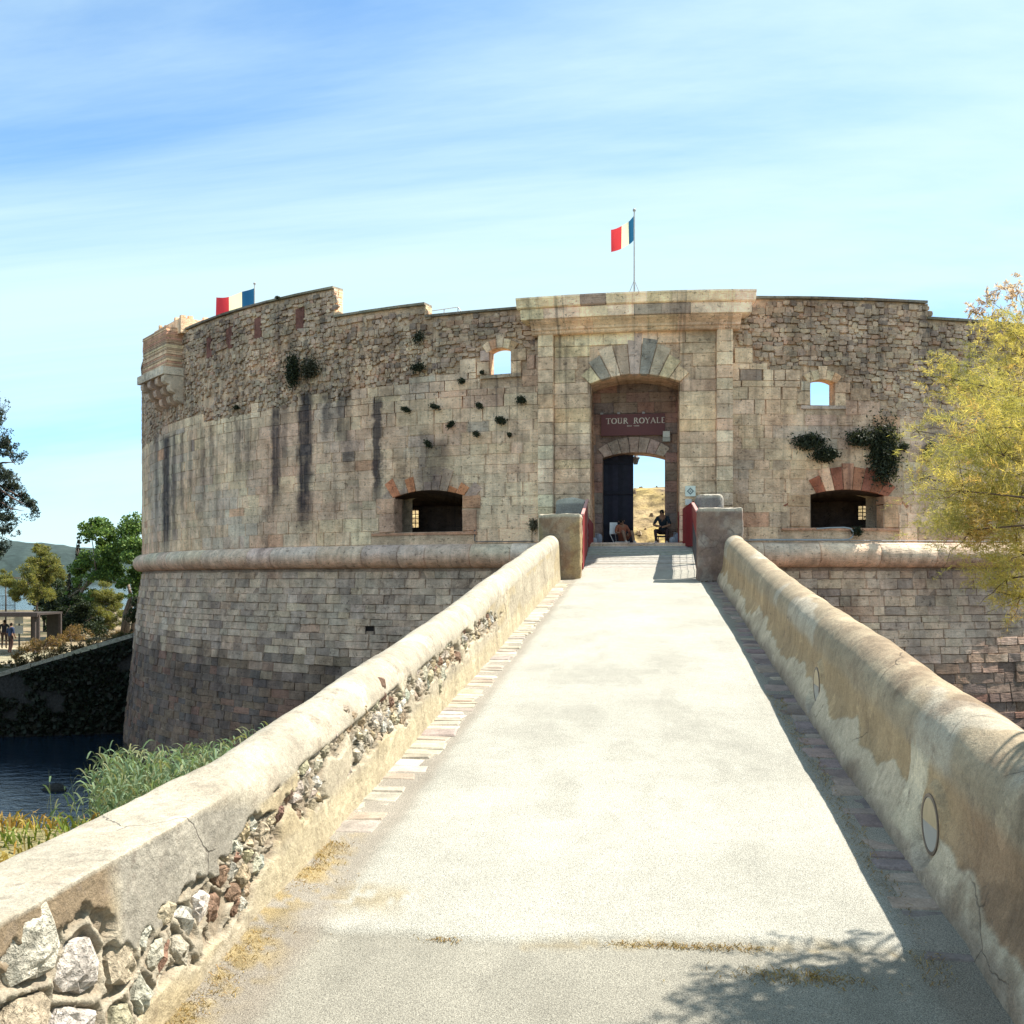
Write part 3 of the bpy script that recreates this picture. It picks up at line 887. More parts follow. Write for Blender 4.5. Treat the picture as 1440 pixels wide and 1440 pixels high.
# a pale inner rim of the arch as its own ring of stones
# cornice: cavetto, lower course, top course; every stone its own mesh
def cornice_piece(name, d0, d1, prof, tint):
    mb = MB(); V = []; n = max(2, int((d1 - d0) / .7) + 1)
    for i in range(n + 1):
        t = rad(d0 + (d1 - d0) * i / n)
        for h, v in prof: V.append(((R + h) * math.sin(t), YC - (R + h) * math.cos(t), v + random.uniform(-.003, .003)))
    m = len(prof)
    F = [(i * m + j, (i + 1) * m + j, (i + 1) * m + (j + 1) % m, i * m + (j + 1) % m) for i in range(n) for j in range(m)]
    F += [tuple(range(m)), tuple(n * m + j for j in range(m))[::-1]]
    F = [f[::-1] for f in F]
    mb.add(V, F, tint)
    return mb.build(name, M_TOWER, gate)
CL, CR = -7.85, 7.05
def cuts(a, b, n, j=.3):
    e = np.linspace(a, b, n + 1); e[1:-1] += RNG.uniform(-j, j, n - 1); return e
cav = [(.05, 15.03), (.36, 15.03), (.40, 15.07), (.42, 15.13), (.47, 15.15), (.48, 15.22), (.55, 15.29), (.66, 15.37), (.70, 15.42), (.05, 15.42)]
e = cuts(CL + .75, CR - .75, 7)
for i in range(7): cornice_piece('cavetto_stone', e[i] + .006, e[i + 1] - .006, cav, var((.40, .32, .255), .1))
b1 = [(.05, 15.425), (.70, 15.425), (.76, 15.44), (.82, 15.72), (.80, 15.745), (.05, 15.745)]
e = cuts(CL + .2, CR - .2, 8)
for i in range(8): cornice_piece('cornice_stone', e[i] + .006, e[i + 1] - .006, b1, var((.25, .225, .21) if i in (4, 5) else (.56, .51, .42), .06))
b2 = [(.05, 15.75), (.84, 15.75), (.90, 15.78), (.98, 15.99), (1.0, 16.0), (1.0, 16.06), (-.5, 16.12), (-.5, 15.75)]
e = cuts(CL, CR, 11)
for i in range(11): cornice_piece('cornice_stone', e[i] + .006, e[i + 1] - .006, b2, var((.22, .205, .20) if i in (3,) else (.57, .52, .43), .06))

# recess behind the outer arch: jambs and soffit back to the inner wall
YI = 33.4
hole = HOLES[0]
rec = MB()
V = []
for (u, v) in hole:
    x, y, z_ = cylmap(R)(u, v, .14); V.append((x, y, z_))
for (u, v) in hole:
    x, y, z_ = cylmap(R)(u, v, .14); V.append((x + (.0 if u < C_U else .0), YI + .1, z_))
n = len(hole)
rec.add(V, [(i, n + i, n + (i + 1) % n, (i + 1) % n) for i in range(1, n)], (.30, .245, .20))
recess = rec.build('gate_recess', M_TOWER, TOWER)
# inner wall with the door opening
DX0, DX1, DZS, DZT = -1.24, .77, 11.36, 11.52
IW0, IW1 = -1.95, 1.55
def flat(u, v, h): return (u, YI - h, v)
iw = MB()
outline = opening_outline(DX0, DX1, FLOOR - .2, DZS, DZT)
pts = [(IW0, FLOOR - .2), (IW1, FLOOR - .2), (IW1, 14.0), (IW0, 14.0)]
V2 = [Vector(p) for p in pts] + [Vector((a, b + (.001 if b < FLOOR else 0))) for a, b in outline]
ed = [(i, (i + 1) % 4) for i in range(4)] + [(4 + i, 4 + (i + 1) % len(outline)) for i in range(len(outline))]
res = geometry.delaunay_2d_cdt(V2, ed, [], 0, 1e-6)
pv = [tuple(v) for v in res[0]]
tr = [tuple(f) for f in res[2] if not inside((sum(pv[i][0] for i in f) / 3, sum(pv[i][1] for i in f) / 3), outline)]
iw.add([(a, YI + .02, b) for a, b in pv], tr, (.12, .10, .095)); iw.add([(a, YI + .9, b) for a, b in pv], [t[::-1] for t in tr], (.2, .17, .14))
n = len(outline)
iw.add([(a, YI + .01, b) for a, b in outline] + [(a, YI + .9, b) for a, b in outline], [(i, n + i, n + (i + 1) % n, (i + 1) % n) for i in range(1, n)], (.16, .135, .12))
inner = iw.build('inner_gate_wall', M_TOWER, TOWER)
z = FLOOR
while z < 13.8:
    hgt = random.choice((.28, .32, .36))
    iv = [(IW0, IW1)]
    if z < DZS: iv = subtract(iv, [(DX0, DX1)])
    elif z < DZT + .55: iv = subtract(iv, [(DX0 - .22, DX1 + .22)])
    for a, b in iv:
        for p, q in split_interval(a, b, .35, .9):
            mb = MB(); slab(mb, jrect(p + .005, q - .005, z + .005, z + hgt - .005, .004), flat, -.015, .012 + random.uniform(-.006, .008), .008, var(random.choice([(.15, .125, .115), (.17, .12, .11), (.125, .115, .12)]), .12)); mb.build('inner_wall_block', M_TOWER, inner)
    z += hgt
a_ = (DX1 - DX0) / 2; c_ = (DX0 + DX1) / 2
for i in range(7):
    a0, a1 = rad(-38 + 76 * i / 7), rad(-38 + 76 * (i + 1) / 7)
    fz = 10.15
    arr = []
    for al in (a0 + .006, a1 - .006):
        rr = (a_ ** 2 + .16 ** 2) / .32; zc_ = DZT - rr
        bq = (fz - zc_) * math.cos(al); qq = (fz - zc_) ** 2 - rr * rr
        k = -bq + math.sqrt(bq * bq - qq)
        arr.append((c_ + k * math.sin(al), fz + k * math.cos(al)))
    top = [(c_ + 1.88 * math.sin(al), min(fz + 1.88 * math.cos(al), 12.02)) for al in (a0 + .006, a1 - .006)]
    mb = MB(); slab(mb, [arr[0], arr[1], top[1], top[0]], flat, -.015, .022, .008, var((.23, .21, .20), .1)); mb.build('voussoir', M_TOWER, inner)

# plank door leaf (left half, closed) and lantern, courtyard
door = thing('gate_door', (DX0, YI + .55, FLOOR), 'dark closed door leaf of vertical planks inside the arched gateway', 'door')
for i in range(6):
    x0 = DX0 - .03 + i * .168
    MB().box(x0 - .004, x0 + .172, YI + .5 + .008 * (i % 2), YI + .57 + .008 * (i % 2), FLOOR + .03, 11.5, var((.022, .022, .034), .25)).build('plank', M_WOOD, door)
for zz_ in (9.1, 10.2, 11.2): MB().box(DX0 + .02, DX0 + .96, YI + .455, YI + .497, zz_, zz_ + .12, (.02, .02, .03)).build('batten', M_WOOD, door)

lp = at_depth(894, 654, 34.6)
lan = thing('lantern', lp, 'small dark hanging lantern beyond the open half of the gateway', 'lantern')
mb = MB(); mb.tube([lp + Vector((-.10, 0, .42)), lp + Vector((-.02, 0, .42)), lp + Vector((0, 0, .30))], .018, 6, (.02, .02, .022)); mb.build('bracket', M_METAL, lan)
mb = MB(); mb.tube([lp + Vector((0, 0, .02)), lp + Vector((0, 0, .22))], [.07, .13], 6, (.10, .11, .12)); mb.build('glass_cage', M_METAL, lan)
mb = MB(); mb.tube([lp + Vector((0, 0, .22)), lp + Vector((0, 0, .25)), lp + Vector((0, 0, .33))], [.16, .15, .03], 6, (.02, .02, .022)); mb.build('cap', M_METAL, lan)

# courtyard floor, and a bank sloped gently so that it catches the sun
th = np.linspace(-math.pi, math.pi, 65)
mb = MB(); mb.add([(25.86 * math.sin(t), YC - 25.86 * math.cos(t), FLOOR - .01) for t in th[:-1]], [tuple(range(64))], (.36, .30, .22))
fl = mb.build('courtyard_floor', M_DIRT, TOWER)
mb = MB(); mb.box(IW0, IW1, 31.7, 34.6, FLOOR - .25, FLOOR + .003, (.30, .27, .23)); mb.build('threshold', M_TOWER, TOWER)
xs, ys = np.linspace(-13, 13, 110), np.linspace(37.2, 49, 60)
X, Y = np.meshgrid(xs, ys, indexing='ij')
Zb = FLOOR - .05 + 3.05 * sstep(37.2, 46.5, Y) * 1.0 + .5 * (fbm(X * .8, Y * .8, 0, 11, 5) - .5) * sstep(37.2, 39, Y) + .12 * (fbm(X * 4, Y * 4, 0, 12, 3) - .5)
Tb = np.stack([.22 + .2 * fbm(X, Y, 0, 2, 4), .16 + .16 * fbm(X, Y, 0, 2, 4), .06 + .10 * fbm(X, Y, 0, 3, 4)], -1)
Tb = Tb * (1 - .6 * sstep(.55, .66, fbm(X * 3, Y * 3, 0, 6, 4)))[..., None]
rkb = MB()
for _ in range(420):
    i, j = RNG.integers(4, 105), RNG.integers(3, 57)
    c = Vector((X[i, j], Y[i, j], Zb[i, j])); r0 = random.uniform(.04, .16)
    V = [c + Vector((r0 * random.uniform(.6, 1.2) * math.cos(t), r0 * random.uniform(.6, 1.2) * math.sin(t), -.05)) for t in np.linspace(0, 6.28, 7)[:-1]] + [c + Vector((r0 * .5 * math.cos(t), r0 * .5 * math.sin(t), r0 * random.uniform(.5, 1))) for t in np.linspace(0, 6.28, 7)[:-1]]
    rkb.add([tuple(v) for v in V], [(k, (k + 1) % 6, 6 + (k + 1) % 6, 6 + k) for k in range(6)] + [(6, 7, 8, 9, 10, 11)], var(random.choice([(.38, .31, .2), (.27, .2, .12), (.16, .12, .08)]), .2))
bank = np_mesh('courtyard_sun_bank', np.stack([X, Y, Zb], -1).reshape(-1, 3), grid_faces(110, 60), Tb.reshape(-1, 3), M_BANK, None, True, 'structure')

rkb.build('loose_stones', M_ROCK, bank, kind='stuff')
# ------------------------------------------------------------------ bartizan (boxed turret on corbels at the far left shoulder)
bt = -44.2
nn = Vector((math.sin(rad(bt)), -math.cos(rad(bt)), 0)); tt_ = Vector((math.cos(rad(bt)), math.sin(rad(bt)), 0))
o_ = Vector((0, YC, 0)) + nn * R
def BP(t, n, z): v = o_ + tt_ * t + nn * n; return (v.x, v.y, z)
def bbox(mb, t0, t1, n0, n1, z0, z1, tint):
    V = [BP(t0, n0, z0), BP(t1, n0, z0), BP(t1, n1, z0), BP(t0, n1, z0), BP(t0, n0, z1), BP(t1, n0, z1), BP(t1, n1, z1), BP(t0, n1, z1)]
    mb.add(V, [(0, 1, 2, 3), (4, 7, 6, 5), (0, 4, 5, 1), (1, 5, 6, 2), (2, 6, 7, 3), (3, 7, 4, 0)], tint)
mb = MB(); bbox(mb, -2.3, .48, -.6, .62, 15.95, 17.55, (.25, .2, .165))
bart = mb.build('bartizan', M_TOWER, TOWER)
z = 15.97
while z < 17.55:
    h = random.uniform(.06, .10)
    mb = MB(); bbox(mb, -2.32 + random.uniform(-.02, .02), .50 + random.uniform(-.02, .02), -.5, .645 + random.uniform(-.02, .015), z, z + h - .014, var(random.choice([(.36, .30, .22), (.27, .215, .175), (.33, .22, .17)]), .15)); mb.build('brick_course', M_TOWER, bart)
    z += h
mb = MB(); bbox(mb, -2.5, .62, -.3, .82, 15.62, 15.94, (.40, .385, .35)); mb.build('lip', M_TOWER, bart)
mb = MB(); bbox(mb, -2.2, .9, -1.6, .2, 17.3, 17.9, (.42, .35, .27)); mb.build('turret_core', M_TOWER, bart)
for i in range(26):
    mb = MB(); t = random.uniform(-2.1, .75); n_ = random.uniform(-1.4, .1); s = random.uniform(.08, .2)
    bbox(mb, t, t + s, n_, n_ + s, 17.88, 17.92 + random.uniform(.04, .2), var((.48, .40, .30), .15)); mb.build('loose_stone', M_TOWER, bart)
for t in (-2.2, -1.35, -.5, .25):
    mb = MB(); V = []
    prof = [(-.1, 15.6), (.74, 15.6), (.78, 15.5), (.76, 15.36), (.66, 15.27), (.52, 15.24), (.56, 15.12), (.50, 14.98), (.38, 14.92), (.28, 14.9), (.30, 14.78), (.24, 14.64), (.10, 14.56), (-.1, 14.5)]
    for dt in (0, .34):
        for n_, z_ in prof: V.append(BP(t + dt, n_, z_))
    m = len(prof)
    mb.add(V, [tuple(range(m)), tuple(range(m, 2 * m))[::-1]] + [(j, m + j, m + (j + 1) % m, (j + 1) % m) for j in range(m)], var((.36, .32, .29), .1))
    mb.build('corbel', M_TOWER, bart)

# ------------------------------------------------------------------ sign, plaques, floodlight
sx0, sx1, sz0, sz1 = -1.29, .76, 12.06, 12.75
sign = thing('gate_sign', ((sx0 + sx1) / 2, YI - .06, sz0), 'dark red board lettered TOUR ROYALE inside the gate arch', 'sign')
MB().box(sx0, sx1, YI - .10, YI - .035, sz0, sz1, (.115, .028, .027)).build('board', M_PAINT, sign)
for x in (sx0 - .02, (sx0 + sx1) / 2 - .5, (sx0 + sx1) / 2 + .3): MB().box(x, x + .09, YI - .105, YI - .02, sz1 + .004, sz1 + .06, (.3, .28, .28)).build('clamp', M_METAL, sign)
def letter(ch, x, z, h, w):
    """flared capitals from tapered strokes"""
    mb = MB(); yy = YI - .104
    def st(x0, z0, x1, z1, a, b):
        d = Vector((x1 - x0, z1 - z0)); d.normalize(); nx, nz = -d.y, d.x
        V = []
        for q in (yy, yy + .003):
            V += [(x + x0 * w + nx * a * h, q, z + z0 * h + nz * a * h), (x + x0 * w - nx * a * h, q, z + z0 * h - nz * a * h), (x + x1 * w - nx * b * h, q, z + z1 * h - nz * b * h), (x + x1 * w + nx * b * h, q, z + z1 * h + nz * b * h)]
        mb.add(V, [(0, 1, 2, 3), (7, 6, 5, 4), (0, 4, 5, 1), (1, 5, 6, 2), (2, 6, 7, 3), (3, 7, 4, 0)], (.62, .55, .47))
    def serif(xc, zc, k=.24): st(xc - k, zc, xc + k, zc, .03, .03)
    def ring(cx, cz, rx, rz, a0=0, a1=360, n=18):
        for i in range(n):
            p, q = rad(a0 + (a1 - a0) * i / n), rad(a0 + (a1 - a0) * (i + 1) / n + 2)
            th = .035 + .07 * abs(math.cos((p + q) / 2)); st(cx + rx * math.cos(p), cz + rz * math.sin(p), cx + rx * math.cos(q), cz + rz * math.sin(q), th, th)
    if ch == 'T': st(.5, 0, .5, 1, .075, .06); st(.02, .96, .98, .96, .035, .035); serif(.5, .02); st(.04, .82, .04, 1, .03, .045); st(.96, .82, .96, 1, .03, .045)
    if ch == 'O': ring(.5, .5, .44, .46)
    if ch == 'U': st(.2, .3, .2, 1, .075, .08); st(.8, .3, .8, 1, .04, .045); ring(.5, .32, .3, .28, 180, 360, 10); serif(.2, .98); serif(.8, .98, .18)
    if ch == 'R': st(.22, 0, .22, 1, .08, .08); ring(.42, .75, .28, .22, -90, 90, 10); st(.22, .97, .42, .97, .03, .03); st(.22, .52, .42, .52, .03, .03); st(.45, .5, .95, 0, .07, .08); serif(.22, .02)
    if ch == 'Y': st(.5, 0, .5, .5, .08, .08); st(.5, .48, .06, 1, .07, .08); st(.5, .48, .94, 1, .035, .045); serif(.5, .02); serif(.08, .98, .16); serif(.92, .98, .14)
    if ch == 'A': st(.5, 1, .06, 0, .03, .045); st(.48, 1, .92, 0, .06, .085); st(.25, .35, .75, .35, .028, .028); serif(.08, .02, .15); serif(.92, .02, .18)
    if ch == 'L': st(.25, 0, .25, 1, .08, .08); st(.25, .03, .9, .03, .035, .035); st(.88, 0, .9, .2, .045, .03); serif(.25, .98)
    if ch == 'E': st(.25, 0, .25, 1, .08, .08); st(.25, .03, .88, .03, .035, .035); st(.25, .52, .7, .52, .032, .032); st(.25, .97, .84, .97, .035, .035)
    mb.build('letter', M_PAINT, sign)
xx = -1.13
for ch, w in (('T', .155), ('O', .17), ('U', .16), ('R', .16), (' ', .13), ('R', .16), ('O', .17), ('Y', .15), ('A', .165), ('L', .13), ('E', .13)):
    if ch != ' ': letter(ch, xx, 12.44, .185, w)
    xx += w + .022
for k, (x, w) in enumerate(((-.45, .03), (-.41, .03), (-.37, .03), (-.33, .03), (-.27, .045), (-.21, .03), (-.17, .03), (-.13, .03), (-.09, .03))):
    MB().box(x, x + w * .8, YI - .104, YI - .1005, 12.345 if k != 4 else 12.362, 12.385 if k != 4 else 12.37, (.45, .38, .33)).build('small_letter', M_PAINT, sign)

fl_ = at_depth(937, 615, 33.1)
flo = thing('floodlight', (fl_.x, YI - .1, fl_.z - .16), 'small pale square floodlight on the wall beside the red sign', 'lamp')
MB().box(fl_.x - .11, fl_.x + .11, YI - .16, YI - .06, fl_.z - .02, fl_.z + .17, (.55, .53, .48)).build('glass_front', M_PAINT, flo)
MB().box(fl_.x - .12, fl_.x + .12, YI - .14, YI - .03, fl_.z - .16, fl_.z - .025, (.33, .32, .28)).build('housing', M_METAL, flo)

PX = lambda px, r=R + .15: None
def on_gate(px, py, h=.165):
    """point on the gate face for a measured position"""
    d = (px - 720) / 1440 * RT + FW; o = np.array([CAMX, -YC]); r = R + h
    a = d @ d; b = o @ d; c = o @ o - r * r; k = (-b - math.sqrt(b * b - a * c)) / a
    p = o + k * d; return math.atan2(p[0], -p[1]) * R, EYE + (815 - py) / 1440 * k
def plate(mb, poly, h0, h1, tint):
    f = cylmap(R); n = len(poly)
    V = [f(u, v, h1) for u, v in poly] + [f(u, v, h0) for u, v in poly]
    mb.add(V, [tuple(range(n)), tuple(range(n, 2 * n))[::-1]] + [(i, n + i, n + (i + 1) % n, (i + 1) % n) for i in range(n)], tint)
u0, z1 = on_gate(963.5, 683.5); u1, z0 = on_gate(978, 698)
pl = thing('plaque', cylmap(R)((u0 + u1) / 2, z0, .17), 'small white square plaque with a grey diamond emblem beside the gate', 'plaque')
mb = MB(); plate(mb, [(u0, z0), (u1, z0), (u1, z1), (u0, z1)], .14, .19, (.62, .66, .60)); mb.build('panel', M_PAINT, pl)
cu, cz, s = (u0 + u1) / 2, (z0 + z1) / 2, (u1 - u0) * .36
mb = MB()
for q in range(4):
    a0, a1 = rad(90 * q), rad(90 * q + 90)
    plate(mb, [(cu + s * math.cos(a0), cz + s * math.sin(a0)), (cu + s * math.cos(a1), cz + s * math.sin(a1)), (cu + .55 * s * math.cos(a1), cz + .55 * s * math.sin(a1)), (cu + .55 * s * math.cos(a0), cz + .55 * s * math.sin(a0))], .188, .194, (.16, .19, .19))
plate(mb, [(cu + .25 * s * math.cos(rad(90 * q)), cz + .25 * s * math.sin(rad(90 * q))) for q in range(4)], .188, .194, (.16, .19, .19))
mb.build('emblem', M_PAINT, pl)
u0, z1 = on_gate(963.5, 702); u1, z0 = on_gate(972.5, 710)
mb = MB(); plate(mb, [(u0, z0), (u1, z0), (u1, z1), (u0, z1)], .14, .18, (.58, .57, .55))
tag(mb.build('notice_sheet', M_PAINT), 'blank pale notice sheet below the diamond plaque', 'notice')

# conduits on top of the cordon
def conduit(pts, label, r=.025, tint=(.30, .32, .34)):
    mb = MB(); mb.tube(pts, r, 8, tint)
    return tag(mb.build('conduit', M_METAL, smooth=True), label, 'pipe')
f = cylmap(R)
conduit([f(U(d), 8.62, .16) for d in np.arange(7, 13.2, .4)] + [f(U(13.5), 8.64, .17), f(U(13.75), 8.72, .18), f(U(13.8), 8.86, .18), f(U(13.6), 8.97, .18), f(U(13.2), 9.0, .17), f(U(12.2), 8.99, .12), f(U(11.4), 8.96, .1)], 'grey pipe looping up into the embrasure with red voussoirs')
conduit([f(U(d), 8.60, .24) for d in np.arange(6.2, 33, .6)], 'thin grey cable lying along the cordon right of the gate', .013, (.22, .23, .26))
conduit([f(U(-11.3), 9.0, .05), f(U(-11.3), 8.65, .06), f(U(-11.1), 8.61, .1)] + [f(U(d), 8.61, .14) for d in np.arange(-10.6, -6.9, .5)], 'dark cable running from the left embrasure to the gate pilaster', .016, (.06, .065, .08))

# railing and flags on the roof
rp = [at_depth(601, 447, 33.9), at_depth(640, 443, 33.4)]
rl = thing('roof_railing', (rp[0].x, rp[0].y, 15.9), 'thin white metal railing in the gap of the parapet', 'railing')
mb = MB()
V3 = lambda p, z: Vector((p.x, p.y + .5, z))
for k in (0, .5, 1.0):
    p = rp[0].lerp(rp[1], k); q = MB(); q.tube([V3(p, 15.9), V3(p, 16.42)], .018, 6, (.5, .52, .5)); q.build('post', M_METAL, rl)
for z_ in (16.2, 16.42): q = MB(); q.tube([V3(rp[0], z_), V3(rp[1], z_)], .014, 6, (.5, .52, .5)); q.build('rail', M_METAL, rl)
q = MB(); q.tube([V3(rp[1], 16.42), V3(at_depth(651, 0, 33.3), 16.05)], .014, 6, (.45, .46, .45)); q.build('brace', M_METAL, rl)

def flag(px, ptop, pbot, d, fw, fh, fz_top, lean, label, phase, thick=.035, amp=.12):
    b = at_depth(px, pbot, d); t = at_depth(px, ptop, d)
    root = thing('flagpole', (b.x, b.y, b.z - 1.6), label, 'flag', 'flags flying above the tower')
    q = MB(); q.tube([(b.x, b.y, b.z - 1.6), (t.x, t.y, t.z)], [thick, thick * .7], 8, (.42, .44, .45)); q.build('pole', M_METAL, root)
    q = MB(); q.tube([(t.x, t.y, t.z), (t.x, t.y, t.z + .05), (t.x, t.y, t.z + .1)], [.05, .06, .02], 8, (.3, .3, .3)); q.build('finial', M_METAL, root)
    n, m = 31, 13
    cols = [(.015, .10, .30), (.78, .78, .78), (.52, .045, .08)]
    fo = None
    for s in range(3):
        q = MB(); V = []
        for i in range(11):
            k = s / 3 + i / 30
            for j in range(m):
                v = j / (m - 1)
                ang = math.sin(k * 7.5 + phase + v * .9) * amp * min(1, k * 3)
                lx = -k * fw * (math.cos(lean) - .12 * math.sin(k * 3.3 + phase)); ly = k * fw * math.sin(lean) + ang
                V.append((b.x + lx * RT[0] + ly * FW[0], b.y + lx * RT[1] + ly * FW[1], fz_top - v * fh - k * fw * .18 - .10 * k * math.sin(4 * k + v)))
        q.add(V, [(i * m + j, (i + 1) * m + j, (i + 1) * m + j + 1, i * m + j + 1) for i in range(10) for j in range(m - 1)], cols[s])
        q.build('stripe', M_FLAG, root, smooth=True)
    return root
zt = at_depth(892, 303, 36).z
r_ = flag(892, 297, 404, 36.0, 1.15, .85, zt, 1.0, 'blue white red flag on a bare pole above the gate cornice', .6)
b = at_depth(892, 404, 36)
for k in (-1, 1):
    q = MB(); q.tube([(b.x, b.y, b.z + .25), (b.x + .22 * k, b.y, b.z - .3)], .012, 5, (.4, .4, .4)); q.build('stay', M_METAL, r_)
zt = at_depth(357, 405, 46).z
flag(358, 400, 440, 46.0, 1.85, 1.05, zt, .35, 'blue white red flag flying low behind the raised left parapet', 2.2)

# ------------------------------------------------------------------ path, gutters, parapets of the bridge
def zp(y):
    y = np.asarray(y, float)
    return 4.74 + .095 * y + .17 * sstep(28.0, 28.8, y)
HW = 2.14
ys = np.concatenate([np.arange(-6, 3, .12), 3 * (29.3 / 3) ** np.linspace(0, 1, 260)])
xs = np.linspace(-HW - .1, HW + .1, 120)
Y, X = np.meshgrid(ys, xs, indexing='ij')
Z = zp(Y) + .02 * (fbm(X * .7, Y * .5, 0, 21, 3) - .5) + .008 * (fbm(X * 5, Y * 5, 0, 22, 3) - .5)
Z -= .03 * sstep(1.55, 1.85, np.abs(X)) * sstep(6, 7, Y)
seam = 5.95 + .10 * (fbm(X * 1.6, X * 0, 0, 23, 3) - .5) * 2 + .04 * X
new = sstep(-.03, .03, Y - seam)
Z += .025 * new
wear = (.88 + .24 * fbm(X * .9, Y * .35, 0, 36, 4) - .10 * sstep(.55, .7, fbm(X * 2.1, Y * 1.1, 0, 37, 4)))
base = np.stack([.395 * wear, .385 * wear, .335 * wear], -1)
old = np.stack([.285 * wear, .27 * wear, .225 * wear], -1)
T = base * new[..., None] + old * (1 - new[..., None])
d1 = (1 - sstep(.02, .16, np.abs(Y - seam + .06) + .12 * fbm(X * 6, Y * 6, 0, 25, 3))) * sstep(.50, .62, fbm(X * 1.6 + 5, Y * .5, 0, 26, 3)) * .8
d2 = (1 - sstep(.06, .42, X + HW + .25 * (fbm(X * 3, Y * 3, 0, 27, 4) - .45))) * (1 - sstep(7.0, 8.2, Y))
d3 = .7 * (1 - sstep(.05, .40, np.hypot((X + 1.55) * .8, Y - 6.35) + .3 * (fbm(X * 4, Y * 4, 0, 28, 3) - .3)))
dm = (np.clip(d1 + d2 + d3, 0, 1) * sstep(.44, .52, fbm(X * 11, Y * 11, 0, 35, 4)))[..., None]
dcol = np.array([.30, .235, .125]) * (.65 + .7 * fbm(X * 9, Y * 9, 0, 29, 3))[..., None]
edge = ((sstep(1.62, 1.78, np.abs(X) + .08 * (fbm(X * 3, Y * 3, 0, 33, 3) - .5))) * .55)[..., None]
T = T * (1 - edge) + np.array([.24, .20, .16]) * edge
T = T * (1 - dm) + dcol * dm
path = np_mesh('path', np.stack([X, Y, Z], -1).reshape(-1, 3), grid_faces(len(ys), len(xs))[:, ::-1], T.reshape(-1, 3), M_PATH, None, True, 'structure')

# bridge body below
mb = MB(); V = []
for y in np.linspace(-6, 32.0, 20):
    z_ = float(zp(min(y, 29))) - .25
    for x, zz_ in ((-2.72, -1.2), (-2.72, z_), (2.72, z_), (2.72, -1.2)): V.append((x, y, zz_))
mb.add(V, [(i * 4 + j, i * 4 + (j + 1) % 4, (i + 1) * 4 + (j + 1) % 4, (i + 1) * 4 + j) for i in range(19) for j in range(4)] + [(0, 3, 2, 1), (76, 77, 78, 79)], (.26, .22, .18))
BR = thing('bridge', (0, 0, -1.2), 'stone bridge body carrying the ramp up to the gate', 'bridge')
mb.build('body', M_ROCK, BR)

# -- gutters of flat stones along both wall feet
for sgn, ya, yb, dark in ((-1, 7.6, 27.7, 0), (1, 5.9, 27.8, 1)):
    ga = bpy.data.objects.new('gutter', None); COL.objects.link(ga); ga['kind'] = 'structure'; ga.location = (sgn * 1.95, ya, float(zp(ya)))
    y = ya
    while y < yb:
        L = random.uniform(.12, .30) if not dark else random.uniform(.15, .36)
        w = random.uniform(.26, .35) if not dark else random.uniform(.28, .42)
        y0, y1 = y + .008, y + L - .008
        xo, xi = sgn * (HW + .06), sgn * (HW - w)
        zz0 = float(zp(y)) - .008 + random.uniform(-.008, .010)
        sl = .095
        mb = MB()
        r = random.uniform
        j = .032
        P4 = [(xo, y0), (xi + r(-j, j), y0 + r(-j, j)), (xi + r(-j, j), y1 + r(-j, j)), (xo, y1)]
        tilt = r(-.03, .03)
        def fz_(x, yy, h): return (x, yy, zz0 + sl * (yy - y) + h + tilt * (x - xo))
        cx, cy = sum(p[0] for p in P4) / 4, sum(p[1] for p in P4) / 4
        V = [fz_(p[0], p[1], -.06) for p in P4] + [fz_(p[0], p[1], -.004) for p in P4] + [fz_(cx + (p[0] - cx) * .9, cy + (p[1] - cy) * .84, .012 + r(-.004, .004)) for p in P4]
        F = [(i, (i + 1) % 4, 4 + (i + 1) % 4, 4 + i) for i in range(4)] + [(4 + i, 4 + (i + 1) % 4, 8 + (i + 1) % 4, 8 + i) for i in range(4)] + [(8, 9, 10, 11)]
        if sgn < 0: F = [f_[::-1] for f_ in F]
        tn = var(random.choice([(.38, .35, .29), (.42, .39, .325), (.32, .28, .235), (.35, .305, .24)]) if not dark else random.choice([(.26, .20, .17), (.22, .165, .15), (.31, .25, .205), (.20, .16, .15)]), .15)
        mb.add(V, F, tn)
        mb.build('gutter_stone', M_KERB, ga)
        y += L

# -- Voronoi cells for the exposed rubble of the left parapet
CELLS = []
yy_ = 2.2
while yy_ < 17.5:
    sz = .31 if yy_ < 4.5 else (.22 if yy_ < 5.6 else (.14 if yy_ < 10 else .17))
    h = .02
    k = 0
    while h < .98:
        CELLS.append((yy_ + random.uniform(-.5, .5) * sz, h + random.uniform(-.5, .5) * sz * .8 + (sz * .3 if int(yy_ / sz) % 2 else 0), sz))
        h += sz * .78
    yy_ += sz
CA = np.array(CELLS)
def exposed(y, h):
    """1 where the render has fallen off the left wall"""
    lo = np.interp(y, [2, 4, 5.4, 6.4, 8, 12, 16, 18], [.02, .04, .12, .20, .32, .36, .40, .5])
    hi = np.interp(y, [2, 4.2, 4.6, 5.6, 6.2, 8, 11, 15, 17.5], [.86, .84, .50, .46, .66, .74, .70, .66, .52])
    n = (fbm(y * 2.2, h * 3.5, 0, 41, 4) - .5) * .42
    n = n + (fbm(y * 9, h * 9, 0, 42, 3) - .5) * .16
    m = sstep(-.006, .006, h + n - lo) * sstep(-.006, .006, hi + n - h)
    g = fbm(y * .9, h * 1.2, 0, 43, 3)
    return m * sstep(.36, .40, g + np.where(y < 6.5, .30, .06)) * (1 - sstep(16.3, 17.3, y))
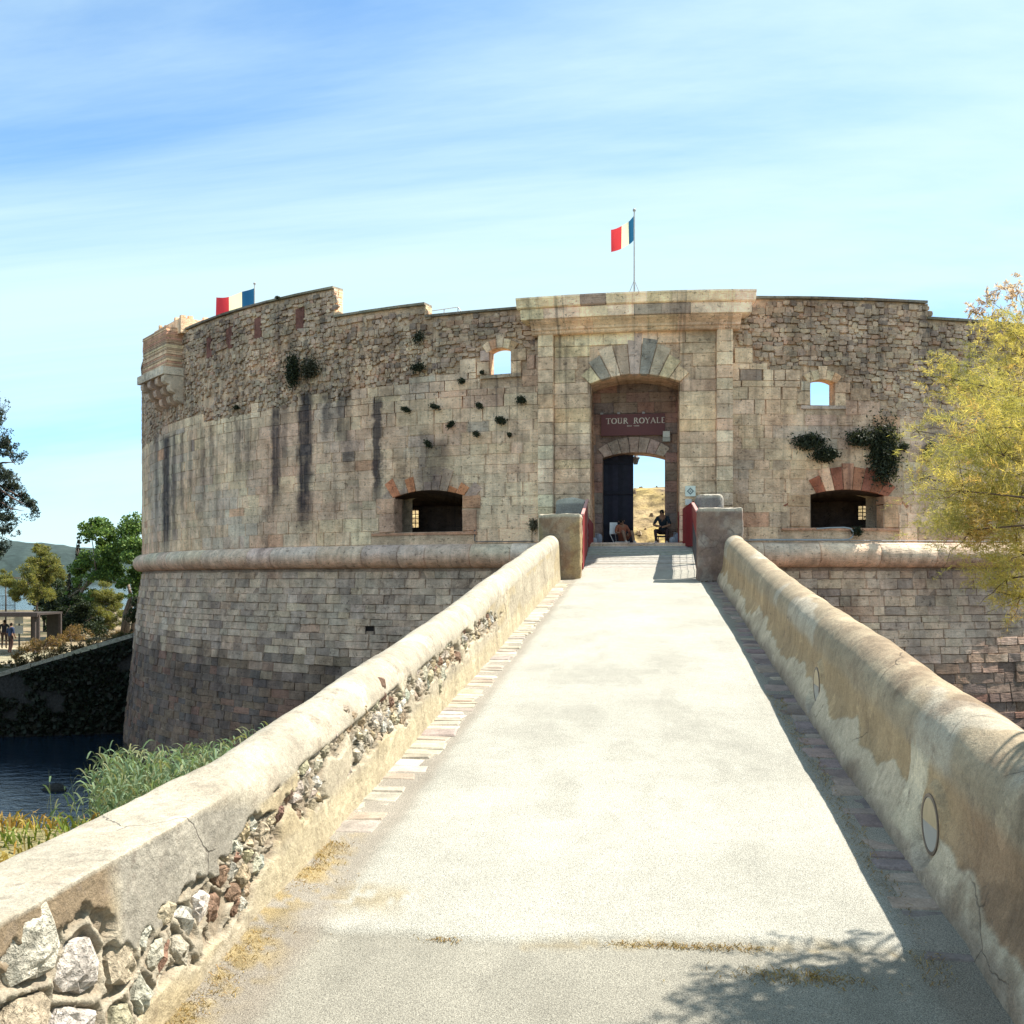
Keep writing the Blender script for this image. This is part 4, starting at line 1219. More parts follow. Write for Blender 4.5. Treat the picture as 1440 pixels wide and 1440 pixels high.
def cell_info(y, h):
    """F1, F2 distance-difference and index of the nearest cell"""
    y = np.asarray(y).ravel(); h = np.asarray(h).ravel()
    F1 = np.full(y.shape, 9.); F2 = np.full(y.shape, 9.); I = np.zeros(y.shape, int)
    for i, (a, b, s) in enumerate(CELLS):
        sel = np.abs(y - a) < .8
        if not sel.any(): continue
        d = np.hypot(y[sel] - a, h[sel] - b)
        f1, f2, ii = F1[sel], F2[sel], I[sel]
        c = d < f1
        f2 = np.where(c, f1, np.minimum(f2, d)); f1 = np.where(c, d, f1); ii = np.where(c, i, ii)
        F1[sel], F2[sel], I[sel] = f1, f2, ii
    return F1, F2, I

def H_wall(y, side):
    y = np.asarray(y, float)
    if side < 0: h = np.interp(y, [-6, 3.5, 4.3, 5.0, 5.6, 6.6, 8.3, 9.1, 10.7, 12, 14.2, 17.2, 23.6, 27.6], [1.06, 1.04, .985, .925, .895, .935, .945, .955, .935, .945, .965, 1.065, 1.15, 1.215])
    else: h = np.interp(y, [-6, 6.4, 7.4, 8.9, 10.5, 12.5, 18.2, 27.4], [1.07, 1.08, 1.085, 1.06, 1.10, 1.055, 1.07, 1.23])
    return h + .018 * (fbm(y * .9, y * 0, 0, 51 + side, 3) - .5) * 2
def W_wall(y, side):
    y = np.asarray(y, float)
    if side < 0: return np.interp(y, [-6, 3, 4.5, 5.5, 7, 28], [.62, .60, .57, .55, .52, .52])
    return np.interp(y, [-6, 7, 28], [.64, .62, .60])

LIGHTS = ((7.2, .33), (11.9, .34))
def parapet(side):
    ya = np.concatenate([np.arange(-5, 2.6, .1), np.arange(2.6, 3.6, .015), 3.6 * (28.15 / 3.6) ** np.linspace(0, 1, 800)])
    nI, nC, nO = 76, 34, 8
    rows = []
    H = H_wall(ya, side); Wd = W_wall(ya, side)
    flat_ = (1 - sstep(5.2, 6.3, ya)) if side < 0 else np.zeros_like(ya)     # broad flat coping near the start of the left wall
    rr = np.minimum(Wd / 2, .31) * (1 - flat_) + .035 * flat_               # height of the rounding
    expn = 2.0 + 7.0 * flat_
    hi = np.linspace(-.08, 1, nI)
    # inner face
    hh = hi[None, :] * (H - rr)[:, None]; oo = np.zeros_like(hh)
    if side < 0: oo = oo + 0.05 * hh
    else: oo = oo + 0.06 * hh - .12 * (1 - sstep(.0, .5, hh))
    al = np.linspace(0, math.pi, nC + 2)[1:-1]
    c, s = np.cos(al), np.sin(al)
    ce = np.sign(c)[None, :] * np.abs(c)[None, :] ** (2 / expn)[:, None]; se = np.abs(s)[None, :] ** (2 / expn)[:, None]
    ctr = (Wd / 2)[:, None]
    o_top = oo[:, -1:]
    oc = o_top + (Wd[:, None] - o_top) / 2 - ce * (Wd[:, None] - o_top) / 2
    tiltc = .0
    hc = (H - rr)[:, None] + se * rr[:, None] - (flat_[:, None] * .02 * (oc / Wd[:, None]))
    ho = (H - rr)[:, None] + (-1.6 - (H - rr)[:, None]) * np.linspace(0.02, 1, nO)[None, :]
    ofo = Wd[:, None] + 0 * ho
    O = np.concatenate([oo, oc, ofo], 1); Hh = np.concatenate([hh, hc, ho], 1)
    Yg = np.repeat(ya[:, None], O.shape[1], 1)
    # waviness
    O = O + .035 * (fbm(Yg * .8, Hh * .9, 0, 61 + side, 3) - .5) + .012 * (fbm(Yg * 5, Hh * 6, O * 5, 63 + side, 3) - .5)
    dz = .02 * (fbm(Yg * 1.7, O * 3, 0, 65 + side, 3) - .5) + .008 * (fbm(Yg * 9, O * 9, Hh * 9, 66, 3) - .5)
    Hh = Hh + dz * (Hh > .4)
    n1 = fbm(Yg * 1.6, Hh * 2.2, O * 2, 71 + side, 5); n2 = fbm(Yg * 6, Hh * 7, O * 7, 72, 4)
    inner_m = np.zeros_like(O); inner_m[:, :nI] = 1
    crown = np.zeros_like(O); crown[:, nI:nI + nC] = 1
    if side < 0:
        ex = exposed(Yg, Hh) * inner_m
        F1, F2, I = cell_info(np.where(inner_m > 0, Yg, -99), Hh)
        diff = (F2 - F1).reshape(O.shape)
        sz = CA[I, 2].reshape(O.shape)
        wd = np.where(Yg < 5.2, .62, .4)
        pit = sstep(.09 * wd, .17 * wd, diff / sz) * ex
        n3 = fbm(Yg * 16, Hh * 16, 0, 73, 4, .6)
        O = O + pit * .032 + ex * np.where(Yg < 5.2, .03, .0) * (fbm(Yg * 24, Hh * 24, 0, 74, 4, .65) - .5) + ex * (.016 + .045 * (n2 - .5) + .04 * (n3 - .5))
        O = O + inner_m * (1 - ex) * .014 * (n3 - .5)
        plaster = np.array([.46, .405, .305]) * (.8 + .4 * n1)[..., None]
        yel = sstep(.52, .68, fbm(Yg * .9, Hh * 2, 0, 75, 3))[..., None]
        plaster = plaster * (1 - .5 * yel) + np.array([.47, .37, .20]) * .5 * yel
        skirt = ((1 - sstep(.2, .34, Hh + .15 * (n1 - .5))) * inner_m * sstep(5.6, 6.4, Yg))[..., None]
        plaster = plaster * (1 - skirt) + np.array([.52, .45, .31]) * (.9 + .2 * n2)[..., None] * skirt
        cr = crown[..., None] * np.ones(3)
        capc = np.array([.46, .415, .33]) * (.82 + .36 * n1)[..., None]
        capc = capc * (1 - .5 * sstep(.5, .75, n2)[..., None]) + np.array([.38, .32, .24]) * (.5 * sstep(.5, .75, n2)[..., None])
        T = plaster * (1 - cr) + capc * cr
        # grey cement patch beside the joint of the near coping
        gp = (sstep(4.35, 4.5, Yg) * (1 - sstep(5.9, 6.2, Yg + .5 * (n1 - .5))) * sstep(.42, .5, Hh + .25 * (n2 - .5)) * inner_m)[..., None]
        T = T * (1 - gp) + np.array([.33, .305, .255]) * (.85 + .3 * n2)[..., None] * gp
        nb = (1 - sstep(4.3, 4.45, Yg)) * inner_m * sstep(.55, .7, Hh + .3 * (n1 - .5))
        T = T * (1 - nb[..., None] * .75) + np.array([.22, .15, .085]) * nb[..., None] * .75
        mort = np.array([.42, .37, .285]) * (.75 + .5 * n2)[..., None]
        e3 = ex[..., None]
        T = T * (1 - e3) + mort * e3
        p3 = (pit * sstep(.2, .8, pit))[..., None]
        T = T * (1 - p3) + np.array([.32, .265, .195]) * p3
    else:
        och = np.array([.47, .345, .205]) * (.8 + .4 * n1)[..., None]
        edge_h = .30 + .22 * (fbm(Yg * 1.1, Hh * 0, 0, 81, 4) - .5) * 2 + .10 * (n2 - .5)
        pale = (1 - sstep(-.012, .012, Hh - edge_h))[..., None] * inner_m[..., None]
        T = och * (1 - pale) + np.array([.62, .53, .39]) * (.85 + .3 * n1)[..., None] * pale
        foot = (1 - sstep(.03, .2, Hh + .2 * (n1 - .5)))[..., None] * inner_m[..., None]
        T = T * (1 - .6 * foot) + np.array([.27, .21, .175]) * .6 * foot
        vp = (sstep(7.45, 7.5, Yg) * (1 - sstep(7.95, 8.0, Yg + .10 * (n2 - .5))) * sstep(.1, .14, Hh) * (1 - sstep(.66, .72, Hh + .3 * (n2 - .5)))) * inner_m
        T = T * (1 - vp[..., None]) + np.array([.64, .56, .41]) * vp[..., None]
        O = O - .012 * np.maximum(pale[..., 0], vp) 
        br = (1 - sstep(6.2, 7.4, Yg + .6 * (n1 - .5)))[..., None] * inner_m[..., None] * (1 - pale)
        T = T * (1 - br * .7) + np.array([.38, .24, .15]) * br * .7
        cr = np.clip(crown + inner_m * sstep(.62, .76, Hh + .12 * (n1 - .5)), 0, 1)[..., None]
        cap = np.array([.40, .325, .225]) * (.78 + .44 * n1)[..., None]
        pal2 = sstep(.60, .64, fbm(Yg * .75, O * 1.6, 0, 83, 3))[..., None]
        cap = cap * (1 - pal2 * .8) + np.array([.50, .45, .36]) * pal2 * .8
        T = T * (1 - cr) + cap * cr
        dk = sstep(.52, .64, fbm(Yg * 1.3, Hh * 1.6, O * 2, 87, 5, .6))[..., None] * (.35 + .65 * (1 - sstep(7, 14, Yg)))[..., None]
        T = T * (1 - .55 * dk) + np.array([.20, .135, .09]) * .55 * dk
    if side > 0:
        for ly_, lh_ in LIGHTS:
            k_ = (1 - sstep(.23, .30, np.hypot(Yg - ly_, Hh - lh_))) * inner_m
            O = O * (1 - k_) + (-.02) * k_
    lat = side * (HW + O)
    V = np.stack([lat, Yg, zp(np.minimum(Yg, 28))[...] + Hh], -1).reshape(-1, 3)
    F = grid_faces(len(ya), O.shape[1])
    if side > 0: F = F[:, ::-1]
    return V, F, T.reshape(-1, 3)

PL = thing('parapet_wall', (-HW - .3, 3, 4.9), 'sunlit low wall with crumbling render and exposed rubble along the ramp', 'wall')
V, F, T = parapet(-1)
core = np_mesh('wall_body', V, F[:, ::-1], T, M_PLASTER, PL, True)
# stones sitting in the cells
nst = 0
far = MB()
order = sorted(range(len(CELLS)), key=lambda i: CELLS[i][0])
for i in order:
    a, b, s = CELLS[i]
    if float(exposed(np.array([a]), np.array([b]))[0]) < .6 or random.random() < (.05 if a < 5.2 else .14) or b > .9: continue
    nb = [c for k, c in enumerate(CELLS) if k != i and abs(c[0] - a) < .9]
    nd = 9 if a < 6.5 else 7
    ring = []
    for k in range(nd):
        th_ = 2 * math.pi * k / nd + random.uniform(-.12, .12); dx, dy = math.cos(th_), math.sin(th_)
        t = s * .75
        for c in nb:
            vx, vy = c[0] - a, c[1] - b; L2 = vx * vx + vy * vy
            pr = dx * vx + dy * vy
            if pr > 1e-6: t = min(t, (L2 / 2 - (.05 if a < 5.2 else .02) * s * math.sqrt(L2)) / pr)
        ring.append((dx, dy, max(.03, t) * random.uniform(.80, 1.0)))
    mb = MB() if a < 11 and nst < 300 else far
    V = []
    bulge = random.uniform(.016, .046) if a < 5.2 else random.uniform(-.010, .034)
    tlx, tly = random.uniform(-.18, .18), random.uniform(-.25, .25)
    def WP(yv, hv, o): return (-(HW + o + .05 * hv), yv, float(zp(yv)) + hv)
    levels = ((1.0, .085), (.94, .034), (.72, .018), (.38, .012))
    for q, dep in levels:
        for dx, dy, t in ring: V.append(WP(a + dx * t * q * random.uniform(.95, 1.03), b + dy * t * q, dep + .012 - bulge + (random.uniform(-.013, .013) if q < .9 else 0) + tlx * dx * t * q + tly * dy * t * q))
    V.append(WP(a, b, .006 - bulge))
    Fq = [(l * nd + k, l * nd + (k + 1) % nd, (l + 1) * nd + (k + 1) % nd, (l + 1) * nd + k) for l in range(3) for k in range(nd)] + [(3 * nd + k, 3 * nd + (k + 1) % nd, 4 * nd) for k in range(nd)]
    Fq = [f_[::-1] for f_ in Fq]
    mb.add(V, Fq, var(random.choices([(.40, .36, .29), (.36, .31, .22), (.33, .26, .17), (.22, .14, .10), (.45, .43, .37)], [3, 3, 2.5, 1.8, 2] if a > 5 else [4, 2, 1, .4, 4])[0], .15))
    if mb is not far: mb.build('rubble_stone', M_ROCK, core); nst += 1
far.build('rubble_stones', M_ROCK, core, kind='stuff')

PR = thing('parapet_wall', (HW + .3, 3, 4.9), 'shaded low wall of ochre render with rounded top and round wall lights', 'wall')
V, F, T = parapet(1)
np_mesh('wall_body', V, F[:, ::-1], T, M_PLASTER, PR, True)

# round recessed wall lights in the right wall
for y, h, lab in ((7.2, .33, 'round recessed wall light beside the pale vertical render patch'), (11.9, .34, 'round recessed wall light midway up the ochre ramp wall')):
    z_ = float(zp(y)) + h; xw = HW - .021
    w = thing('wall_light', (xw, y, z_ - .2), lab, 'lamp', 'round lights in the ramp wall')
    mb = MB(); V = []; n = 28
    for k in range(n):
        t = 2 * math.pi * k / n
        for r_, o in ((.205, .05), (.205, -.008), (.183, -.008), (.176, .02)): V.append((xw + o, y + r_ * math.cos(t), z_ + r_ * math.sin(t)))
    mb.add(V, [(k * 4 + j, k * 4 + j + 1, ((k + 1) % n) * 4 + j + 1, ((k + 1) % n) * 4 + j) for k in range(n) for j in range(3)], (.13, .095, .07)); mb.build('ring', M_METAL, w)
    mb = MB(); mb.add([(xw - .004, y + .18 * math.cos(2 * math.pi * k / n), z_ + .18 * math.sin(2 * math.pi * k / n)) for k in range(n)], [tuple(range(n))], (1, 1, 1)); mb.build('glass', M_GLASS, w)
    mb = MB(); V = [(xw - .0065, y + .175 * math.cos(math.pi * k / 14), z_ + .175 * math.sin(math.pi * k / 14)) for k in range(15)]
    mb.add(V, [tuple(range(15))], (.42, .33, .20)); mb.build('cover', M_PAINT, w)

# ------------------------------------------------------------------ gate pillars, wooden ramp, red panels
def pillar(name, x0, x1, y0, y1, z0, z1, label, cols, cap, peak=0.0, seed=1, rnd=.05):
    """rough rendered pier: displaced box with softened edges and a cap"""
    root = thing(name, ((x0 + x1) / 2, (y0 + y1) / 2, z0), label, 'pillar')
    nx, ny, nz = 22, 14, 34
    mb = MB()
    def P(a, b, c):
        a, b, c = np.broadcast_arrays(a, b, c)
        x, y, z = x0 + (x1 - x0) * a, y0 + (y1 - y0) * b, z0 + (z1 - z0) * c
        cx, cy = (x0 + x1) / 2, (y0 + y1) / 2
        z = z + peak * (1 - np.abs(2 * a - 1)) * (c > .999)
        k = rnd                                                      # soften edges
        sx = np.clip(1 - np.minimum(x - x0, x1 - x) / k, 0, 1); sy = np.clip(1 - np.minimum(y - y0, y1 - y) / k, 0, 1); sz = np.clip(1 - (z1 - z) / k, 0, 1)
        x = x + np.sign(cx - x) * .35 * k * sx * sy; y = y + np.sign(cy - y) * .35 * k * sx * sy
        x = x + np.sign(cx - x) * .3 * k * sx * sz
        z = z - .3 * k * sz * np.maximum(sx, sy)
        n = [fbm(x * 3 + seed, y * 3, z * 3, seed + q, 3) - .5 for q in (1, 2, 3)]
        m = [fbm(x * 12 + seed, y * 12, z * 12, seed + q, 2) - .5 for q in (4, 5, 6)]
        v = np.stack([x + .06 * n[0] + .025 * m[0], y + .06 * n[1] + .025 * m[1], z + .06 * n[2] + .025 * m[2]], -1)
        w = sstep(.42, .58, fbm(x * 2.4, y * 2.4, z * 2.4, seed + 9, 4))[..., None]; w2 = sstep(.55, .68, fbm(x * 7, y * 7, z * 7, seed + 10, 3))[..., None]
        col = np.array(cols[0]) * (1 - w) + np.array(cols[1]) * w
        col = col * (1 - w2 * .6) + np.array(cols[2]) * w2 * .6
        col = np.where((c > .97)[..., None], np.array(cap), col)
        return v, col
    def face(fn, n, m, rev):
        I, J_ = np.meshgrid(np.linspace(0, 1, n + 1), np.linspace(0, 1, m + 1), indexing='ij')
        v, t = P(*fn(I, J_))
        F = [(i * (m + 1) + j, (i + 1) * (m + 1) + j, (i + 1) * (m + 1) + j + 1, i * (m + 1) + j + 1) for i in range(n) for j in range(m)]
        mb.add([tuple(q) for q in v.reshape(-1, 3)], [f_[::-1] for f_ in F] if rev else F, [tuple(q) for q in t.reshape(-1, 3)])
    face(lambda a, c: (a, 0, c), nx, nz, False); face(lambda a, c: (a, 1, c), nx, nz, True)
    face(lambda b, c: (0, b, c), ny, nz, True); face(lambda b, c: (1, b, c), ny, nz, False)
    face(lambda a, b: (a, b, 1), nx, ny, False)
    mb.build('shaft', M_PLASTER, root, smooth=True)
    return root
zE = EYE
pillar('gate_pillar', -2.76, -1.60, 28.0, 28.72, zE - .12, zE + 1.80, 'lichen-stained ochre pier where the sunlit wall ends', ((.42, .31, .17), (.36, .27, .19), (.27, .15, .09)), (.52, .46, .36), 0, 3)
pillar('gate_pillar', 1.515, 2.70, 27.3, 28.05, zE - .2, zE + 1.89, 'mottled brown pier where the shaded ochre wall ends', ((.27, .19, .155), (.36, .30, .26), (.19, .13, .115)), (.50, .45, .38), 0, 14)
pillar('gate_pillar', -2.56, -1.60, 31.0, 31.5, zE + .3, zE + 2.40, 'grey pier with peaked cap at the gate end of the sunlit red panel', ((.36, .34, .31), (.31, .29, .27), (.40, .38, .34)), (.62, .58, .50), .1, 25)
pillar('gate_pillar', 1.62, 2.46, 31.0, 31.5, zE + .3, zE + 2.55, 'grey pier with rounded corners at the gate end of the shaded red panel', ((.36, .34, .30), (.31, .28, .26), (.24, .22, .21)), (.58, .54, .46), 0, 36, .14)
mb = MB()
for i in range(2): pass
# ramp of planks
ramp = thing('plank_ramp', (0, 28.8, zE + .1), 'weathered grey plank ramp between the gate pillars', 'ramp')
yA, zA, yB, zB = 28.82, zE + .245, 32.05, zE + 1.125
npk = 22
for i in range(npk):
    k0, k1 = i / npk, (i + 1) / npk
    a = (yA + (yB - yA) * k0 + .004, zA + (zB - zA) * k0); b = (yA + (yB - yA) * k1 - .010, zA + (zB - zA) * k1)
    j = random.uniform(-.006, .008)
    xl, xr = -1.58 + random.uniform(-.015, .015), 1.56 + random.uniform(-.015, .015)
    V = [(xl, a[0], a[1] - .05), (xr, a[0], a[1] - .05), (xr, b[0], b[1] - .05), (xl, b[0], b[1] - .05), (xl, a[0], a[1] + j), (xr, a[0], a[1] + j), (xr, b[0], b[1] + j), (xl, b[0], b[1] + j)]
    mb = MB(); mb.add(V, [(0, 3, 2, 1), (4, 5, 6, 7), (0, 1, 5, 4), (1, 2, 6, 5), (2, 3, 7, 6), (3, 0, 4, 7)], var((.33, .315, .28), .12)); mb.build('plank', M_WOOD, ramp)
mb = MB(); mb.add([(-1.5, yA + .05, zA - .45), (1.5, yA + .05, zA - .45), (1.5, yB, zA - .45), (-1.5, yB, zA - .45), (-1.5, yA + .05, zA - .06), (1.5, yA + .05, zA - .06), (1.5, yB, zB - .06), (-1.5, yB, zB - .06)], [(0, 3, 2, 1), (4, 5, 6, 7), (0, 1, 5, 4), (1, 2, 6, 5), (2, 3, 7, 6), (3, 0, 4, 7)], (.1, .09, .08)); mb.build('joists', M_WOOD, ramp)

def panel(name, x, y0, y1, b0, b1, t0, t1, label, mesh_gap):
    root = thing(name, (x, (y0 + y1) / 2, b0), label, 'panel', None)
    th = .03
    def q(mb, xa, xb, ya, yb_, za, zb_, zc, zd, tint):
        V = [(xa, ya, za), (xb, ya, za), (xb, yb_, zb_), (xa, yb_, zb_), (xa, ya, zc), (xb, ya, zc), (xb, yb_, zd), (xa, yb_, zd)]
        mb.add(V, [(0, 3, 2, 1), (4, 5, 6, 7), (0, 1, 5, 4), (1, 2, 6, 5), (2, 3, 7, 6), (3, 0, 4, 7)], tint)
    g = .95 if mesh_gap else .04
    mb = MB(); q(mb, x - th / 2, x + th / 2, y0, y1, b0 + g, b1 + g, t0, t1, (.24, .022, .024)); mb.build('sheet', M_PAINT, root)
    mb = MB(); q(mb, x - .04, x + .04, y0, y1, t0, t1, t0 + .05, t1 + .05, (.52, .28, .26)); mb.build('top_rail', M_PAINT, root)
    for k in (0.02, .5, .98):
        yy = y0 + (y1 - y0) * k; bz = b0 + (b1 - b0) * k; tz = t0 + (t1 - t0) * k
        mb = MB(); xo = x + (.05 if x > 0 else -.05); mb.tube([(xo, yy, bz - .05), (xo, yy, tz - .02)], .045, 8, (.06, .06, .065)); mb.build('post', M_METAL, root)
    if mesh_gap:
        mb = MB()
        for k in np.linspace(0, 1, 30): 
            yy = y0 + (y1 - y0) * k; bz = b0 + (b1 - b0) * k; mb.tube([(x, yy, bz), (x, yy, bz + g)], .006, 4, (.06, .06, .065))
        for hgt in (.03, .3, .6, .88): mb.tube([(x, y0, b0 + hgt), (x, y1, b1 + hgt)], .006, 4, (.06, .06, .065))
        mb.build('wire_mesh', M_METAL, root)
    return root
def dz(y): return zA + (zB - zA) * (y - yA) / (yB - yA)
panel('guard_panel', -1.60, 28.75, 30.98, dz(28.8), dz(31), zE + 1.80, zE + 2.38, 'sunlit red guard panel on the left of the plank ramp', False)
panel('guard_panel', 1.545, 28.1, 30.98, dz(28.8) - .1, dz(31), zE + 1.82, zE + 2.25, 'shaded red guard panel with wire mesh on the right of the plank ramp', True)
def leaf(xa, ya, xb, yb_, z0, z1, z2, label):
    d = Vector((xb - xa, yb_ - ya, 0)).normalized() ; n = Vector((-d.y, d.x, 0)) * .02
    V = []
    for s_ in (-1, 1):
        V += [(xa + n.x * s_, ya + n.y * s_, z0), (xb + n.x * s_, yb_ + n.y * s_, z0), (xb + n.x * s_, yb_ + n.y * s_, z2), (xa + n.x * s_, ya + n.y * s_, z1)]
    mb = MB(); mb.add(V, [(0, 1, 2, 3), (7, 6, 5, 4), (0, 4, 5, 1), (1, 5, 6, 2), (2, 6, 7, 3), (3, 7, 4, 0)], (.20, .018, .022))
    root = thing('gate_leaf', (xa, ya, z0), label, 'gate'); mb.build('sheet', M_PAINT, root)
    for k in (.12, .5, .88):
        p = Vector((xa, ya, 0)).lerp(Vector((xb, yb_, 0)), k); q = MB(); q.tube([(p.x, p.y - .03, z0 + .02), (p.x, p.y - .03, z1 + (z2 - z1) * k - .04)], .015, 6, (.16, .015, .02)); q.build('stile', M_PAINT, root)
leaf(1.58, 31.2, 1.16, 32.2, zE + 1.0, zE + 2.35, zE + 2.1, 'open dark red gate leaf beside the seated man')
leaf(-1.60, 31.5, -1.50, 32.25, zE + 1.0, zE + 1.9, zE + 1.75, 'dark red gate leaf edge at the foot of the left jamb')

# ------------------------------------------------------------------ people
def figure(loc, yaw, J, cloth, label, scale=1.0, extra=None):
    """one skinned body; J: joint positions, x right, y forwards, z up, metres"""
    names = ['pelvis', 'waist', 'chest', 'neck', 'head', 'crown',
             'lsh', 'lel', 'lwr', 'lhd', 'lth', 'rsh', 'rel', 'rwr', 'rhd', 'rth',
             'lhip', 'lkn', 'lan', 'lto', 'rhip', 'rkn', 'ran', 'rto']
    rad_ = dict(pelvis=.135, waist=.125, chest=.145, neck=.055, head=.088, crown=.072, sh=.068, el=.045, wr=.032, hd=.034, th=.014, hip=.092, kn=.062, an=.043, to=.036)
    J = dict(J)
    for s in 'lr':
        w = Vector(J[s + 'wr']); e_ = Vector(J[s + 'el']); d = (w - e_).normalized()
        J.setdefault(s + 'hd', tuple(w + d * .11)); J.setdefault(s + 'th', tuple(w + d * .05 + Vector((.03 if s == 'r' else -.03, .03, .02))))
    edges = [('pelvis', 'waist'), ('waist', 'chest'), ('chest', 'neck'), ('neck', 'head'), ('head', 'crown'),
             ('chest', 'lsh'), ('lsh', 'lel'), ('lel', 'lwr'), ('lwr', 'lhd'), ('lwr', 'lth'), ('chest', 'rsh'), ('rsh', 'rel'), ('rel', 'rwr'), ('rwr', 'rhd'), ('rwr', 'rth'),
             ('pelvis', 'lhip'), ('lhip', 'lkn'), ('lkn', 'lan'), ('lan', 'lto'), ('pelvis', 'rhip'), ('rhip', 'rkn'), ('rkn', 'ran'), ('ran', 'rto')]
    me = bpy.data.meshes.new('tmp_body')
    me.from_pydata([tuple(Vector(J[n]) * scale) for n in names], [(names.index(a), names.index(b)) for a, b in edges], [])
    ob = bpy.data.objects.new('tmp_body', me); COL.objects.link(ob)
    ob.modifiers.new('Skin', 'SKIN')
    if not me.skin_vertices: me.skin_vertices.new()
    for i, n in enumerate(names):
        sv = me.skin_vertices[0].data[i]
        r = rad_.get(n, rad_.get(n[1:], .05)) * scale
        sv.radius = (r, r * (.8 if n in ('chest', 'waist', 'pelvis') else 1.0))
        sv.use_root = (n == 'pelvis')
    sb = ob.modifiers.new('Sub', 'SUBSURF'); sb.levels = 2; sb.render_levels = 2
    dg = bpy.context.evaluated_depsgraph_get()
    ev = ob.evaluated_get(dg); em = ev.to_mesh()
    V = np.array([v.co[:] for v in em.vertices]); F = [tuple(p.vertices) for p in em.polygons]
    ev.to_mesh_clear()
    bpy.data.objects.remove(ob); bpy.data.meshes.remove(me)
    # clothing colours by nearest bone
    seg = dict(chest='shirt', waist='shirt', neck='skin', head='skin', crown='hair', lsh='shirt', rsh='shirt', lel='sleeve', rel='sleeve', lwr='skin', rwr='skin', lhd='skin', rhd='skin', lth='skin', rth='skin',
               lhip='legs', rhip='legs', lkn='legs', rkn='legs', lan='shins', ran='shins', lto='shoe', rto='shoe')
    best = np.full(len(V), 1e9); T = np.zeros((len(V), 3))
    for a, b in edges:
        A, B = np.array(J[a]) * scale, np.array(J[b]) * scale
        k = np.clip(((V - A) @ (B - A)) / max(1e-9, (B - A) @ (B - A)), 0, 1)
        d = np.linalg.norm(V - (A + k[:, None] * (B - A)), axis=1)
        m = d < best
        best[m] = d[m]; T[m] = cloth[seg[b]]
    # hair on back and top of the head
    hd, cr_ = np.array(J['head']) * scale, np.array(J['crown']) * scale
    nearh = np.linalg.norm(V - (hd + cr_) / 2, axis=1) < .17 * scale
    up = (V - hd) @ ((cr_ - hd) / np.linalg.norm(cr_ - hd))
    T[nearh & ((up > .07 * scale) | ((V[:, 1] < hd[1] - .01) & (up > -.06 * scale)))] = cloth['hair']
    cy, sy = math.cos(yaw), math.sin(yaw)
    W = np.stack([V[:, 0] * cy - V[:, 1] * sy + loc[0], V[:, 0] * sy + V[:, 1] * cy + loc[1], V[:, 2] + loc[2]], -1)
    root = thing('person', loc, label, 'person')
    mb = MB(); mb.add([tuple(p) for p in W], F, [tuple(t) for t in T]); mb.build('body', M_CLOTH, root, smooth=True)
    # face: nose and ears
    def loc2w(p):
        p = Vector(p) * scale; return (p.x * cy - p.y * sy + loc[0], p.x * sy + p.y * cy + loc[1], p.z + loc[2])
    h = Vector(J['head']); c = Vector(J['crown']); upv = (c - h).normalized(); mid = h.lerp(c, .35)
    fwd = Vector((0, 1, 0)) - upv * upv.y; fwd.normalize()
    mb = MB(); mb.tube([loc2w(mid + fwd * .075 + upv * .03), loc2w(mid + fwd * .105 - upv * .005), loc2w(mid + fwd * .085 - upv * .015)], [.008 * scale, .016 * scale, .01 * scale], 6, cloth['skin']); mb.build('nose', M_CLOTH, root, smooth=True)
    for s in (-1, 1):
        mb = MB(); sd = upv.cross(fwd) * s
        mb.tube([loc2w(mid + sd * .085 + upv * .02), loc2w(mid + sd * .10), loc2w(mid + sd * .088 - upv * .03)], [.012 * scale, .018 * scale, .01 * scale], 6, cloth['skin']); mb.build('ear', M_CLOTH, root, smooth=True)
    return root

sit = dict(pelvis=(0, 0, .44), waist=(0, .05, .60), chest=(0, .16, .82), neck=(0, .25, .96), head=(.0, .31, 1.03), crown=(.0, .35, 1.15),
           lsh=(-.17, .17, .88), lel=(-.27, .28, .64), lwr=(-.10, .45, .58), rsh=(.17, .17, .88), rel=(.28, .27, .65), rwr=(.09, .46, .60),
           lhip=(-.11, .05, .42), lkn=(-.20, .46, .47), lan=(-.17, .42, .09), lto=(-.19, .58, .05), rhip=(.11, .05, .42), rkn=(.20, .46, .47), ran=(.17, .42, .09), rto=(.20, .58, .05))
SK = (.26, .15, .10)
mx = .70; my = 33.05
figure((mx, my, FLOOR + .004), rad(172), sit, dict(shirt=(.018, .026, .036), sleeve=(.018, .026, .036), skin=SK, hair=(.012, .010, .010), legs=(.045, .028, .030), shins=(.05, .03, .032), shoe=(.5, .42, .4)),
       'seated man in a black shirt leaning forward in the open doorway', .97)
st = thing('stool', (mx, my, FLOOR), 'low dark stool under the man in the black shirt', 'stool')
MB().box(mx - .2, mx + .2, my - .14, my + .2, FLOOR + .26, FLOOR + .30, (.05, .04, .04)).build('seat', M_WOOD, st)
for sx in (-.17, .17):
    for sy in (-.11, .17): q = MB(); q.tube([(mx + sx, my + sy, FLOOR), (mx + sx * .9, my + sy, FLOOR + .26)], .016, 6, (.05, .04, .04)); q.build('leg', M_WOOD, st)

